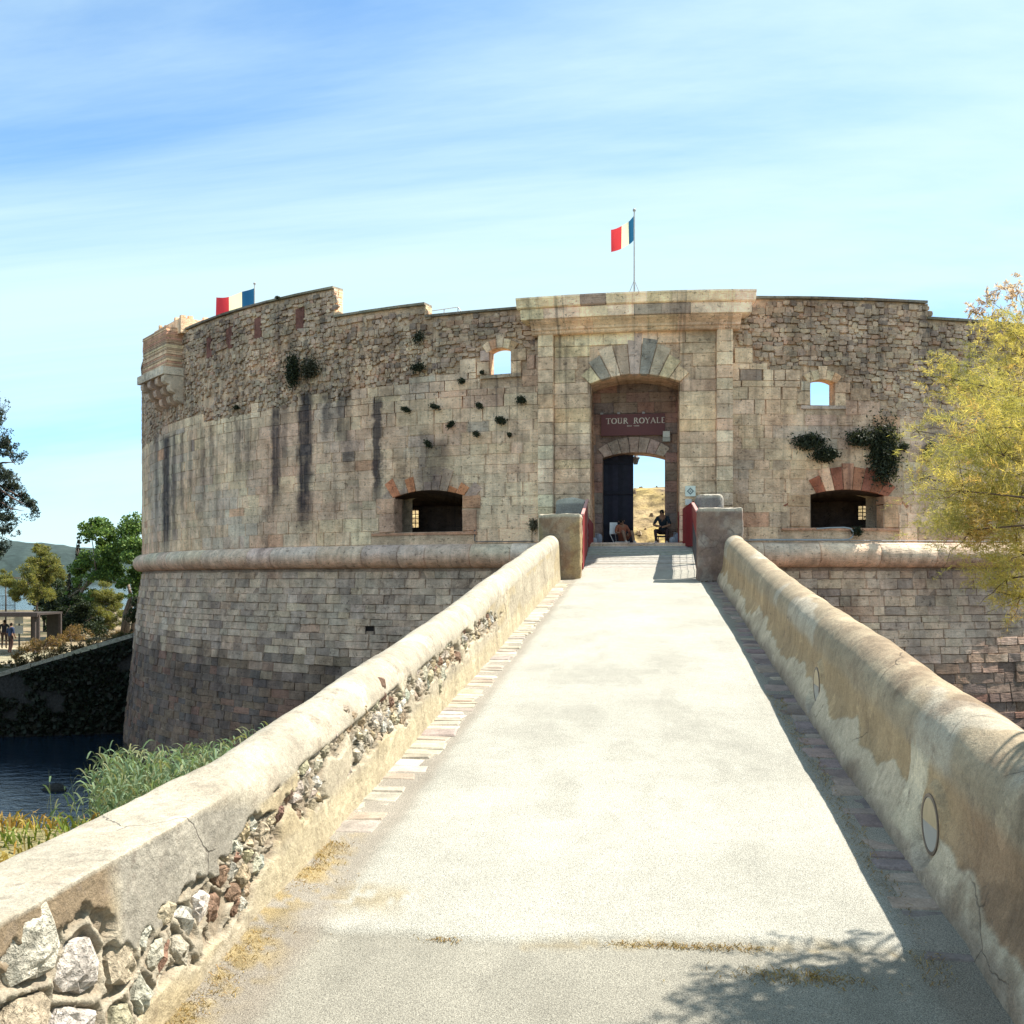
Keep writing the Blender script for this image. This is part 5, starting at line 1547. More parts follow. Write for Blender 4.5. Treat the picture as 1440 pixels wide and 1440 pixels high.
low = dict(pelvis=(0, 0, .20), waist=(0, -.06, .35), chest=(0, -.10, .56), neck=(0, -.08, .70), head=(.03, -.03, .76), crown=(.05, .0, .88),
           lsh=(-.17, -.08, .62), lel=(-.26, .02, .40), lwr=(-.12, .18, .36), rsh=(.17, -.08, .62), rel=(.27, .03, .42), rwr=(.10, .20, .38),
           lhip=(-.10, .04, .19), lkn=(-.16, .40, .46), lan=(-.14, .62, .09), lto=(-.15, .76, .05), rhip=(.10, .04, .19), rkn=(.17, .38, .47), ran=(.15, .60, .09), rto=(.16, .75, .05))
lx, ly = at_depth(876, 0, 33.0).x, 32.95
figure((lx, ly, FLOOR + .004), rad(205), low, dict(shirt=(.28, .10, .06), sleeve=(.28, .10, .06), skin=SK, hair=(.015, .012, .012), legs=(.20, .075, .05), shins=(.22, .14, .10), shoe=(.45, .42, .4)),
       'person in rust red clothes slumped in a low folding chair by the dark door', .95)
ch = thing('folding_chair', (lx - .05, ly, FLOOR), 'low folding chair with white back under the person in rust red', 'chair')
q = MB(); V = [(lx - .42, ly + .02, FLOOR + .36), (lx - .16, ly + .10, FLOOR + .36), (lx - .18, ly + .22, FLOOR + .74), (lx - .42, ly + .14, FLOOR + .74)]
V += [(a, b + .02, c) for a, b, c in V]; q.add(V, [(0, 1, 2, 3), (7, 6, 5, 4), (0, 4, 5, 1), (1, 5, 6, 2), (2, 6, 7, 3), (3, 7, 4, 0)], (.62, .64, .66)); q.build('backrest', M_CLOTH, ch)
MB().box(lx - .25, lx + .22, ly - .18, ly + .2, FLOOR + .09, FLOOR + .115, (.4, .4, .4)).build('seat', M_CLOTH, ch)
for a, b in (((-.42, .02, .38), (-.24, -.25, 0)), ((-.24, .12, .38), (-.2, .25, 0)), ((.2, -.16, .1), (.24, -.25, 0)), ((.2, .18, .1), (.24, .25, 0))):
    q = MB(); q.tube([(lx + a[0], ly + a[1], FLOOR + a[2]), (lx + b[0], ly + b[1], FLOOR + b[2])], .012, 6, (.5, .5, .5)); q.build('leg', M_METAL, ch)
def bundle(x, y, label, tints):
    root = thing('bag', (x, y, FLOOR), label, 'bag')
    for k in range(2):
        mb = MB(); V = []; n, m = 10, 7
        ox = (k - .5) * .14
        for i in range(m):
            ph = math.pi * i / (m - 1)
            for j in range(n):
                t = 2 * math.pi * j / n; r = (.10 + .02 * random.random()) * math.sin(ph) ** .6
                V.append((x + ox + r * math.cos(t), y + r * .8 * math.sin(t), FLOOR + .004 + (.12 + .06 * k) * (1 - math.cos(ph))))
        mb.add(V, [(i * n + j, i * n + (j + 1) % n, (i + 1) * n + (j + 1) % n, (i + 1) * n + j) for i in range(m - 1) for j in range(n)], tints[k]); mb.build('pouch', M_CLOTH, root, smooth=True)
    q = MB(); q.tube([(x - .06, y, FLOOR + .2), (x - .03, y, FLOOR + .38), (x + .03, y, FLOOR + .38), (x + .06, y, FLOOR + .25)], .01, 6, tints[0]); q.build('handle', M_CLOTH, root)
bundle(at_depth(838, 0, 32.9).x + .04, 32.75, 'pale crumpled bag at the foot of the left gate jamb', ((.34, .37, .42), (.25, .27, .33)))
bundle(at_depth(949, 0, 32.6).x, 32.6, 'grey bag on the floor beside the seated man', ((.30, .33, .38), (.20, .22, .27)))

# ------------------------------------------------------------------ ground, water, banks, hills
water = MB(); water.add([(-6000, -400, 0), (6000, -400, 0), (6000, 9000, 0), (-6000, 9000, 0)], [(0, 1, 2, 3)]); water = water.build('water', M_WATER); water['kind'] = 'structure'

xs, ys = np.linspace(-60, 60, 200), np.linspace(-30, 22, 130)
X, Y = np.meshgrid(xs, ys, indexing='ij')
edge = 17.5 + 1.5 * (fbm(X * .25, X * 0, 0, 91, 3) - .5) + .0 * X
Zg = 4.05 - 4.9 * sstep(edge - 4.6, edge + 2.2, Y) + .35 * (fbm(X * .5, Y * .5, 0, 92, 4) - .5)
Zg = np.where(np.abs(X) < 2.9, np.minimum(Zg, zp(Y) - .35), Zg)
Tg = np.stack([.16 + .12 * fbm(X, Y, 0, 93, 4), .145 + .09 * fbm(X, Y, 0, 93, 4), .06 + .04 * fbm(X, Y, 0, 94, 4)], -1)
np_mesh('ground', np.stack([X, Y, Zg], -1).reshape(-1, 3), grid_faces(200, 130), Tg.reshape(-1, 3), M_BANK, None, True, 'structure')
def ground_z(x, y):
    i = min(199, max(0, int(round((x + 60) / 120 * 199)))); j = min(129, max(0, int(round((y + 30) / 52 * 129)))); return float(Zg[i, j])

# far end of the moat: a dark cross wall whose coping climbs towards the tower, ground behind it
def CW(a, d, z): return (CAMX + a * RT[0] + d * FW[0], a * RT[1] + d * FW[1], z)
def bank_top(a): return np.interp(a, [-80, -24.4, -21.5, -18.4, -14], [2.9, 2.95, 3.85, 4.8, 4.9])
def wall_d(a): return 48.6 + .22 * (a + 24.4)
aa = np.linspace(-120, -14, 170); dd2 = np.concatenate([np.linspace(0, 14, 40), np.linspace(15, 105, 46)])
A, D = np.meshgrid(aa, dd2, indexing='ij')
Zk = np.interp(D, [0, 10, 16, 200], [1, 1, 0, 0]) * (bank_top(A) - 3.2) + 3.2 - .05 + .3 * (fbm(A * .4, D * .4, 0, 95, 4) - .5) * sstep(.4, 3, D)
Zk = np.where(D > 103, -1, Zk); Zk = np.where(A < -118, -1, Zk)
k_ = sstep(.42, .62, fbm(A * .35, D * .35, 0, 96, 4))[..., None]
Tk = np.array([.22, .17, .105]) * (1 - k_) + np.array([.07, .066, .033]) * k_  # dark ground tones paint in the shade of the trees
Tk = Tk + np.array([.2, .18, .13]) * (sstep(5, 8, D) * (1 - sstep(-27, -25, A)) * (1 - sstep(16, 20, D)))[..., None]
dq = wall_d(A) + D
np_mesh('bank_ground', np.stack([CAMX + A * RT[0] + dq * FW[0], A * RT[1] + dq * FW[1], Zk], -1).reshape(-1, 3), grid_faces(170, 86), Tk.reshape(-1, 3), M_BANK, None, True, 'structure')
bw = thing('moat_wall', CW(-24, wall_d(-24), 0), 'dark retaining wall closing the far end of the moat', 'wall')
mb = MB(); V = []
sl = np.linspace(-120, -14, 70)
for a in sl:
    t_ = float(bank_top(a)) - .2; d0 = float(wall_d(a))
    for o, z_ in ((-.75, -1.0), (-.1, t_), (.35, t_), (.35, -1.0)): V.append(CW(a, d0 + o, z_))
mb.add(V, [(i * 4 + j, (i + 1) * 4 + j, (i + 1) * 4 + (j + 1) % 4, i * 4 + (j + 1) % 4) for i in range(69) for j in range(4)], (.034, .031, .03)); mb.build('wall_body', M_ROCK, bw)  # near-black tint puts the wall's shade into its colour
a = -60.
while a < -15:
    L = random.uniform(.9, 1.6); mb = MB(); V = []
    for q in (a + .015, a + L - .015):
        t_ = float(bank_top(q)); d0 = float(wall_d(q))
        for o, z_ in ((-.18, -.198), (-.2, .0), (.4, .03), (.4, -.198)): V.append(CW(q, d0 + o, t_ + z_ + random.uniform(-.02, .02)))
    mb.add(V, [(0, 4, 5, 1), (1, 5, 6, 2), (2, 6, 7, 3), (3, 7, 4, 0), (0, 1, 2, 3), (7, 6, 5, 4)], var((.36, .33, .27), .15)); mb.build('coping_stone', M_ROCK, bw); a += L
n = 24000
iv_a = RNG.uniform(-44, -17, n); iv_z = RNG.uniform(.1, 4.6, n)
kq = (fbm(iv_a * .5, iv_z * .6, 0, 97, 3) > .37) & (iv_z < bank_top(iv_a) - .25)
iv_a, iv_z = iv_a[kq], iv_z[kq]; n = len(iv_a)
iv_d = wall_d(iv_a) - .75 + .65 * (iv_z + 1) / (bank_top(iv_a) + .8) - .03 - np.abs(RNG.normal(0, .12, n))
DARKENING_IVY = np.stack([CAMX + iv_a * RT[0] + iv_d * FW[0], iv_a * RT[1] + iv_d * FW[1], iv_z], -1)

an = np.linspace(-62, 62, 360); rr_ = np.linspace(0, 1, 14)
A, Q = np.meshgrid(an, rr_, indexing='ij')
Dh = 2300 + 900 * Q
hh_ = 66 + 46 * (fbm(A * .09, A * 0, 0, 101, 4)) + 14 * (fbm(A * .9, A * 0, 0, 102, 3) - .5)
Zh = hh_ * np.sin(np.clip(Q, 0, 1) * math.pi) ** .55 + 16 * (fbm(A * 2.5, Q * 9, 0, 103, 4) - .5) * np.sin(Q * math.pi) - 3
Xh, Yh = Dh * np.sin(np.radians(A)), Dh * np.cos(np.radians(A))
kk = fbm(A * 3, Q * 10, 0, 104, 4)[..., None]
np_mesh('hills', np.stack([Xh, Yh, Zh], -1).reshape(-1, 3), grid_faces(360, 14), (np.array([.020, .034, .034]) + kk * np.array([.022, .028, .022])).reshape(-1, 3), M_HILL, None, True, 'structure')  # bluish tint paints distance haze into the hill colour

# ------------------------------------------------------------------ vegetation
def leaf_quads(C, size, T, aspect=2.0, up=0.0, D=None):
    """quads of random orientation at centres C (n,3)"""
    n = len(C)
    a = RNG.normal(size=(n, 3)) if D is None else D + .35 * RNG.normal(size=(n, 3))
    a[:, 2] += up
    a /= np.linalg.norm(a, axis=1, keepdims=True)
    b = np.cross(a, RNG.normal(size=(n, 3))); b /= np.linalg.norm(b, axis=1, keepdims=True) + 1e-9
    s = (size * RNG.uniform(.6, 1.3, n))[:, None] if np.isscalar(size) else size[:, None]
    p, q = a * s * .5, b * s * .5 / aspect
    V = np.stack([C - p, C + q, C + p, C - q], 1).reshape(-1, 3)
    F = np.arange(n * 4).reshape(-1, 4)
    return V, F, np.repeat(T, 4, 0)
def cloud(lobes, per, seed, gap=.42, freq=.9):
    """points in lobes with clumps and gaps; returns points and lightness"""
    out = []
    for (x, y, z, r) in lobes:
        n = int(per * (r ** 2))
        ns = 7
        sub = RNG.normal(size=(ns, 3)); sub /= np.linalg.norm(sub, axis=1, keepdims=True)
        sub *= (r * RNG.uniform(.25, .85, ns))[:, None]; rs = r * RNG.uniform(.28, .62, ns)
        pick = RNG.integers(0, ns, n)
        d = RNG.normal(size=(n, 3)); d /= np.linalg.norm(d, axis=1, keepdims=True)
        rr = rs[pick] * RNG.uniform(.15, 1, n) ** .5
        p = sub[pick] + d * rr[:, None] * np.array([1, 1, .75]) + np.array([x, y, z])
        out.append(p)
    P = np.concatenate(out)
    k = fbm(P[:, 0] * freq, P[:, 1] * freq, P[:, 2] * freq, seed, 3)
    return P[k > gap], k[k > gap]
def pal(cols, n, jit=.25):
    c = np.array(cols)[RNG.integers(0, len(cols), n)]
    return np.clip(c * RNG.uniform(1 - jit, 1 + jit, (n, 1)), .005, 1)
def limb(mb, pts, r0, r1, n=7, tint=(.13, .10, .075)):
    m = len(pts); mb.tube(pts, [r0 + (r1 - r0) * i / (m - 1) for i in range(m)], n, tint)
def bent(a, b, k=5, w=.12):
    a, b = Vector(a), Vector(b); L = (b - a).length; out = []
    for i in range(k):
        t = i / (k - 1); j = w * L * math.sin(t * math.pi)
        out.append(a.lerp(b, t) + Vector((random.uniform(-j, j), random.uniform(-j, j), random.uniform(-j, j) * .5)))
    return out
def tree(name, label, base, trunks, lobes, per, size, cols, aspect=1.6, gap=.42, freq=.9, mat=None, up=0., cat='tree', group=None, tr=.16, bark=(.12, .095, .075)):
    root = thing(name, base, label, cat, group)
    mb = MB()
    for pts in trunks: limb(mb, pts, tr, tr * .45, 8, bark)
    ends = [t[-1] for t in trunks]
    for (x, y, z, r) in lobes:
        e_ = min(ends, key=lambda q: (Vector(q) - Vector((x, y, z))).length)
        limb(mb, bent(e_, (x, y, z), 5, .1), tr * .4, .02, 5, bark)
        for _ in range(3): limb(mb, bent((x, y, z), (x + random.uniform(-r, r) * .7, y + random.uniform(-r, r) * .7, z + random.uniform(-.3, .7) * r), 4, .1), .03, .008, 4, bark)
    mb.build('trunk', M_BARK, root, smooth=True)
    P, k = cloud([(x, y, z, r * 1.28) for x, y, z, r in lobes], per * .85, random.randint(1, 9999), gap, freq)
    V, F, T = leaf_quads(P, size, pal(cols, len(P)), aspect, up)
    np_mesh('crown', V, F, T, mat or M_LEAF, root, False)
    return root
AD = at_depth
def lob(lst, d, jit=1.2):
    out = []
    for px, py, r in lst:
        p = AD(px, py, d + random.uniform(-jit, jit)); out.append((p.x, p.y, p.z, r * d / 1440))
    return out
GZ = 3.25
def gp(px, d): p = AD(px, 815, d); return Vector((p.x, p.y, GZ - .1))
V, F, T = leaf_quads(DARKENING_IVY, .26, pal([(.018, .026, .018), (.026, .033, .02), (.03, .028, .02)], len(DARKENING_IVY)), 1.4)
np_mesh('darkening_ivy', V, F, T, M_LEAF, bw, False, 'stuff')  # dark leaves added to deepen the wall's shaded look
# broad fig tree beside the tower
fig = lob([(128, 752, 20), (152, 750, 22), (182, 748, 22), (205, 755, 20), (140, 778, 22), (170, 775, 26), (200, 782, 24), (215, 800, 22), (185, 805, 22), (155, 800, 20), (122, 800, 20), (175, 825, 14), (195, 828, 16), (112, 828, 18), (95, 842, 14)], 74)
b0 = gp(104, 74)
tree('leafy_tree', 'broad bright green tree with a pale leaning trunk beside the tower', b0,
     [[b0, AD(103, 870, 74), AD(107, 848, 74), AD(117, 828, 74), AD(138, 810, 74)], [gp(178, 76), AD(182, 860, 76), AD(192, 832, 76), AD(198, 808, 76)], [gp(172, 76), AD(176, 862, 76), AD(184, 838, 76), AD(178, 812, 76)], [gp(185, 77), AD(190, 862, 77), AD(202, 838, 77)]],
     fig, 2300, .19, [(.12, .20, .045), (.08, .15, .04), (.17, .25, .06), (.06, .11, .035)], 1.5, .45, .9, tr=.2, bark=(.22, .17, .14))
# dark undergrowth below it
for i, (pts, lab) in enumerate((([(80, 850, 14), (92, 865, 16), (78, 875, 14)], 'dark evergreen thicket behind the timber shelter posts'), ([(105, 870, 14), (122, 872, 16), (118, 850, 12)], 'dark bush around the pale leaning trunk'), ([(195, 872, 16), (205, 850, 14), (190, 888, 12)], 'dark bush in shade against the tower flank'))):
    L = lob(pts, 72)
    tree('bush', lab, gp(pts[0][0], 72), [[gp(pts[0][0], 72), (L[0][0], L[0][1], L[0][2])]], [(a, b, c, r * 1.3) for a, b, c, r in L], 2000, .17, [(.025, .04, .018), (.035, .05, .02), (.02, .03, .018)], 1.5, .36, 1.0, cat='bush', tr=.1)
for pts, d, lab in (([(62, 838, 16), (78, 832, 16), (92, 836, 16), (70, 856, 18), (88, 858, 18), (104, 852, 14), (80, 876, 14)], 84, 'broad dark green thicket filling the bank beyond the shelter'), ([(128, 845, 14), (118, 862, 16), (136, 868, 12), (125, 882, 12)], 90, 'mid green shrub in the shade of the broad tree')):
    L = lob(pts, d, 1.5)
    tree('bush', lab, gp(pts[0][0], d), [[gp(pts[0][0], d), (L[0][0], L[0][1], L[0][2])]], L, 2200, .19, [(.035, .055, .024), (.05, .07, .028), (.03, .045, .022)], 1.6, .36, 1.0, cat='bush', tr=.1)
# feathery tamarisks
for pts, d, lab in (([(52, 790, 18), (62, 812, 18), (40, 822, 20), (60, 838, 18), (30, 836, 16), (56, 772, 10), (72, 795, 12), (20, 822, 12)], 68, 'yellow green feathery tamarisk rising behind the shelter roof'),
                    ([(135, 838, 13), (150, 835, 16), (160, 850, 15), (142, 860, 14), (155, 872, 14), (140, 880, 12), (168, 868, 10)], 88, 'pale yellow green bush glowing beneath the broad tree'),
                    ([(8, 806, 10), (3, 816, 9), (84, 805, 10), (88, 818, 10)], 95, 'low yellowish scrub in front of the sea')):
    L = lob(pts, d, 1.5)
    tree('tamarisk', lab, gp(pts[0][0], d), [[gp(pts[0][0], d), (L[0][0], L[0][1], L[0][2] - .4)]], L, 3600, .24, [(.22, .22, .07), (.17, .19, .055), (.26, .24, .09), (.14, .15, .05)], 5.0, .38, 1.1, M_FEATH, .6, 'tree' if d == 68 else 'bush', tr=.09)
# cypresses
for px, top, d, w, lab in ((110, 748, 80, 5.5, 'tall dark slender cypress in front of the broad tree'), (97, 793, 80, 3.2, 'short dark cypress left of the tall slender one'), (71, 812, 72, 4.0, 'narrow dark cypress behind the shelter end')):
    L = []
    y = 880
    while y > top + 4: k = (880 - y) / (880 - top); L += lob([(px + random.uniform(-.6, .6), y, w * (1 - k ** 2.2) + 1.2)], d, .2); y -= 4
    tree('cypress', lab, gp(px, d), [[gp(px, d), AD(px, (top + 880) / 2, d)]], L, 2600, .14, [(.016, .028, .016), (.024, .036, .02)], 2.2, .2, 2, up=1.2, tr=.1)
# big pine overhanging from the left edge
Lp = lob([(-20, 610, 34), (8, 622, 22), (18, 650, 24), (-8, 650, 34), (2, 690, 26), (28, 698, 18), (40, 712, 15), (15, 715, 24), (-15, 720, 30), (-60, 640, 50), (-60, 700, 46), (-90, 670, 50), (5, 748, 17), (-12, 770, 20), (-45, 590, 40)], 46, 1.0)
pb = gp(-60, 46)
tree('pine_tree', 'large blue green pine reaching in over the moat bank', pb, [[pb, AD(-62, 830, 46), AD(-52, 740, 46), AD(-48, 660, 46)]], Lp, 4600, .14, [(.045, .065, .05), (.035, .05, .04), (.06, .08, .055), (.03, .04, .034)], 3.2, .47, 1.5, up=.2, tr=.28, bark=(.14, .10, .085))
# dry brush on the bank
for i, (pts, lab) in enumerate((([(100, 892, 12), (112, 890, 10), (88, 896, 10), (120, 894, 8)], 'rust tinted dry bush on the moat bank below the broad tree'), ([(62, 908, 14), (78, 904, 12), (45, 914, 14), (30, 920, 10)], 'brown dry brush along the moat coping'), ([(150, 896, 9), (165, 892, 8), (180, 890, 8)], 'sparse dry weeds on the bank by the tower'), ([(140, 886, 9), (150, 882, 8)], 'yellow grass tuft at the foot of the pale bush'))):
    d = (62, 55, 76, 74)[i]
    L = lob(pts, d, .8)
    tree('dry_bush', lab, gp(pts[0][0], d), [[gp(pts[0][0], d), (L[0][0], L[0][1], L[0][2])]], L, 1700, .22, [(.24, .15, .07), (.18, .11, .06), (.28, .20, .09), (.12, .10, .05)], 6, .36, 1.3, M_FEATH, .8, 'bush', tr=.04)

for i, (px, d, r) in enumerate(((15, 51.5, 9), (38, 52, 10), (60, 52.5, 12), (82, 52.5, 12), (100, 53, 12), (118, 53, 11), (136, 53, 10), (155, 53, 10), (172, 53, 9))):
    q = AD(px, 815, d); a_q = (px - 720) / 1440 * d; zq = float(bank_top(a_q)); rr0 = r * d / 1440
    tree('dry_bush', ('low brown bush on the bank behind the moat coping' if i % 2 else 'low olive bush on the bank behind the moat coping'), (q.x, q.y, zq - .1), [[(q.x, q.y, zq - .1), (q.x, q.y, zq + rr0 * .7)]], [(q.x - .3, q.y, zq + rr0 * .5, rr0), (q.x + .4, q.y + .3, zq + rr0 * .4, rr0 * .8)], 2200, .17, [(.15, .10, .06), (.11, .085, .05), (.19, .13, .07)] if i % 2 else [(.09, .085, .045), (.07, .07, .035), (.12, .10, .05)], 4, .36, 1.6, M_FEATH, .7, 'bush', 'low bushes behind the moat coping', .03)
# timber shelter, notice board, two strangers, fence by the sea
def D3(px, py, d): return AD(px, py, d)
sh = thing('shelter', gp(10, 60), 'flat-roofed open timber shelter on the moat bank', 'shelter')
pA, pB = AD(-90, 861, 60), AD(52, 861, 60)
ax = (pB - pA).normalized(); ay = Vector((-ax.y, ax.x, 0))
def obox(mb, o, l, w, z0, z1, tint):
    V = [o, o + ax * l, o + ax * l + ay * w, o + ay * w]
    V = [(p.x, p.y, z0) for p in V] + [(p.x, p.y, z1) for p in V]
    mb.add(V, [(0, 3, 2, 1), (4, 5, 6, 7), (0, 1, 5, 4), (1, 2, 6, 5), (2, 3, 7, 6), (3, 0, 4, 7)], tint)
L_ = (pB - pA).length
mb = MB(); obox(mb, pA, L_, 3.4, 5.30, 5.42, (.05, .04, .035)); mb.build('roof', M_WOOD, sh)
mb = MB(); obox(mb, pA - ay * .06 - ax * .05, L_ + .1, .06, 5.22, 5.46, (.085, .065, .06)); mb.build('fascia', M_WOOD, sh)
for k, w_ in ((.0, 0), (.55, 0), (.70, 2.9), (.985, 0), (.985, 2.9), (.93, .2)):
    mb = MB(); obox(mb, pA + ax * L_ * k + ay * (w_ + .1), .16, .16, GZ - .3, 5.298, (.07, .055, .05)); mb.build('post', M_WOOD, sh)
mb = MB(); obox(mb, pA + ax * L_ * .86 + ay * 3.1, L_ * .13, .06, GZ, 5.25, (.05, .045, .04)); mb.build('back_screen', M_WOOD, sh)
nbp = AD(26, 878, 61.5)
nbd = thing('notice_board', (nbp.x, nbp.y, GZ), 'small pale notice board under the shelter roof', 'board')
for z_ in (4.15, 4.75): MB().box(nbp.x - .28, nbp.x + .28, nbp.y, nbp.y + .04, z_, z_ + .48, (.52, .52, .50)).build('sheet', M_PAINT, nbd)
MB().box(nbp.x - .04, nbp.x + .04, nbp.y + .042, nbp.y + .1, GZ - .2, 5.2, (.05, .05, .05)).build('post', M_METAL, nbd)
stand = dict(pelvis=(0, 0, .95), waist=(0, .0, 1.12), chest=(0, .01, 1.36), neck=(0, .02, 1.52), head=(0, .04, 1.60), crown=(0, .05, 1.72),
             lsh=(-.19, .0, 1.42), lel=(-.25, -.02, 1.14), lwr=(-.22, .08, .90), rsh=(.19, .0, 1.42), rel=(.26, -.02, 1.14), rwr=(.22, .10, .92),
             lhip=(-.10, 0, .92), lkn=(-.12, .06, .50), lan=(-.12, -.04, .09), lto=(-.13, .10, .04), rhip=(.10, 0, .92), rkn=(.12, -.02, .50), ran=(.13, -.14, .10), rto=(.13, .0, .04))
for px, d, ya_, shirt, lab in ((6, 60.5, 20, (.02, .02, .028), 'standing person in dark top and shorts under the shelter'), (15, 56.5, -15, (.035, .05, .10), 'walking person in blue top and brown trousers before the shelter')):
    p = AD(px, 815, d)
    figure((p.x, p.y, GZ + .06), rad(ya_), stand, dict(shirt=shirt, sleeve=shirt, skin=(.22, .13, .09), hair=(.015, .012, .01), legs=(.06, .035, .03), shins=(.16, .09, .06) if px == 6 else (.06, .035, .03), shoe=(.05, .05, .05)), lab)
fe = thing('fence', gp(8, 78), 'dark metal bar fence in front of the blue sea', 'fence')
fa, fb = AD(-30, 815, 78), AD(21, 815, 78)
for i in range(27):
    p = fa.lerp(fb, i / 26); big = i % 13 == 0
    mb = MB(); mb.tube([(p.x, p.y, GZ), (p.x, p.y, 6.35 if big else 6.2)], .035 if big else .012, 5, (.02, .022, .03)); mb.build('bar' if not big else 'post', M_METAL, fe)
for z_ in (5.45, 6.15): mb = MB(); mb.tube([(fa.x, fa.y, z_), (fb.x, fb.y, z_)], .02, 5, (.02, .022, .03)); mb.build('rail', M_METAL, fe)

# -- reeds in the moat
def blades(base, tip, width, T, seg=4, droop=.3):
    """curved ribbons from base to tip (n,3)"""
    n = len(base); d = tip - base; L = np.linalg.norm(d, axis=1, keepdims=True)
    side = np.cross(d, RNG.normal(size=(n, 3))); side /= np.linalg.norm(side, axis=1, keepdims=True) + 1e-9
    rows = []
    for i in range(seg + 1):
        t = i / seg
        p = base + d * t; p = p + np.array([0, 0, -1]) * (droop * L * (t ** 2.2)) * .6 + np.array([0, 0, 1]) * (droop * L * math.sin(t * math.pi) * .35)
        w = width[:, None] * (1 - t ** 1.6) * (.55 + .45 * min(1, t * 6)) + .0006
        rows.append(np.stack([p - side * w, p + side * w], 1))
    V = np.stack(rows, 1).reshape(-1, 3)                        # n, seg+1, 2
    idx = np.arange(n)[:, None] * (seg + 1) * 2 + np.arange(seg)[None, :] * 2
    F = np.stack([idx, idx + 1, idx + 3, idx + 2], -1).reshape(-1, 4)
    return V, F, np.repeat(T, (seg + 1) * 2, 0)
def reed_set(xy, hts, seed):
    Vs, Fs, Ts, off = [], [], [], 0
    n = len(xy)
    base = np.array([[x, y, max(-.1, ground_z(x, y) - .05)] for x, y in xy])
    lean = RNG.normal(size=(n, 2)) * .10 + np.array([.05, -.03])
    top = base + np.stack([lean[:, 0] * hts, lean[:, 1] * hts, hts], -1)
    V, F, T = blades(base, top, np.full(n, .012), pal([(.17, .20, .09), (.14, .18, .09)], n), 4, .03); Vs.append(V); Fs.append(F + off); Ts.append(T); off += len(V)
    nl = 13
    for k in range(nl):
        t = .18 + .80 * k / nl
        p = base + (top - base) * t
        a = RNG.uniform(0, 2 * math.pi, n); L = RNG.uniform(.32, .62, n) * (1.1 - .4 * t)
        el = RNG.uniform(.35, 1.1, n)
        tip = p + np.stack([np.cos(a) * L * np.cos(el), np.sin(a) * L * np.cos(el), L * np.sin(el)], -1)
        V, F, T = blades(p, tip, RNG.uniform(.014, .026, n), pal([(.17, .25, .14), (.13, .20, .11), (.21, .27, .15), (.24, .25, .13)], n), 4, .55)
        Vs.append(V); Fs.append(F + off); Ts.append(T); off += len(V)
    return np.concatenate(Vs), np.concatenate(Fs), np.concatenate(Ts)
xy = []; hts = []
while len(xy) < 950:
    px = random.uniform(128, 440); d = random.uniform(20.5, 28)
    py_top = np.interp(px, [128, 147, 172, 217, 267, 305, 353, 440], [1092, 1060, 1038, 1050, 1036, 1036, 1022, 985]) + 48 * random.random() ** 1.5
    if px < 150 and random.random() < .55: continue
    p = AD(px, py_top, d)
    g = max(-.1, ground_z(p.x, p.y) - .05)
    if p.x > -3.3 or p.z - g < .6: continue
    xy.append((p.x, p.y)); hts.append(p.z - g)
V, F, T = reed_set(xy, np.array(hts), 5)
o = np_mesh('reeds', V, F, T, M_LEAF, None, False, 'stuff'); tag(o, 'dense green reed bed rising from the moat behind the sunlit wall', 'reeds')
for px, top_, lab in ((84, 1078, 'single tall reed standing apart in the dark moat water'), (99, 1092, 'shorter reed stalk next to the tall single reed')):
    p = AD(px, top_, 20.0); g = max(-.1, ground_z(p.x, p.y) - .05)
    V, F, T = reed_set([(p.x, p.y)] * 2, np.array([p.z - g, (p.z - g) * .9]), 3)
    o = np_mesh('reed_plant', V, F, T, M_LEAF, None, False); tag(o, lab, 'reed')
rk = AD(78, 1110, 36); rk.z = 0
mb = MB(); V = []
for i in range(6):
    for j in range(10):
        ph = math.pi * i / 10; t = 2 * math.pi * j / 10; r = .55 * math.cos(ph) * random.uniform(.8, 1.15)
        V.append((rk.x + r * math.cos(t), rk.y + r * .5 * math.sin(t), -.12 + .36 * math.sin(ph) * random.uniform(.8, 1.1)))
mb.add(V, [(i * 10 + j, i * 10 + (j + 1) % 10, (i + 1) * 10 + (j + 1) % 10, (i + 1) * 10 + j) for i in range(5) for j in range(10)] + [tuple(50 + j for j in range(10))], (.03, .03, .03))
tag(mb.build('rock', M_ROCK, smooth=True), 'small dark rock breaking the moat surface near the single reed', 'rock')

# -- grass on the near bank (left, beyond the wall)
n = 26000
gx = RNG.uniform(-26, -3.4, n); gy = RNG.uniform(6, 18.6, n)
k = fbm(gx * .8, gy * .8, 0, 111, 3)
sel = k > .36; gx, gy, k = gx[sel], gy[sel], k[sel]
base = np.array([[x, y, ground_z(x, y) - .03] for x, y in zip(gx, gy)])
n = len(base); a = RNG.uniform(0, 6.28, n); L = RNG.uniform(.12, .38, n)
tip = base + np.stack([np.cos(a) * L * .5, np.sin(a) * L * .5, L], -1)
dry = (k > .52)[:, None]
T = np.where(dry, pal([(.34, .25, .06), (.28, .17, .04), (.24, .20, .05)], n), pal([(.14, .19, .035), (.19, .22, .045), (.10, .14, .03)], n))
V, F, T = blades(base, tip, RNG.uniform(.012, .03, n), T, 2, .4)
o = np_mesh('grass', V, F, T, M_LEAF, None, False, 'stuff'); tag(o, 'green and yellow grass on the bank beside the moat', 'grass')

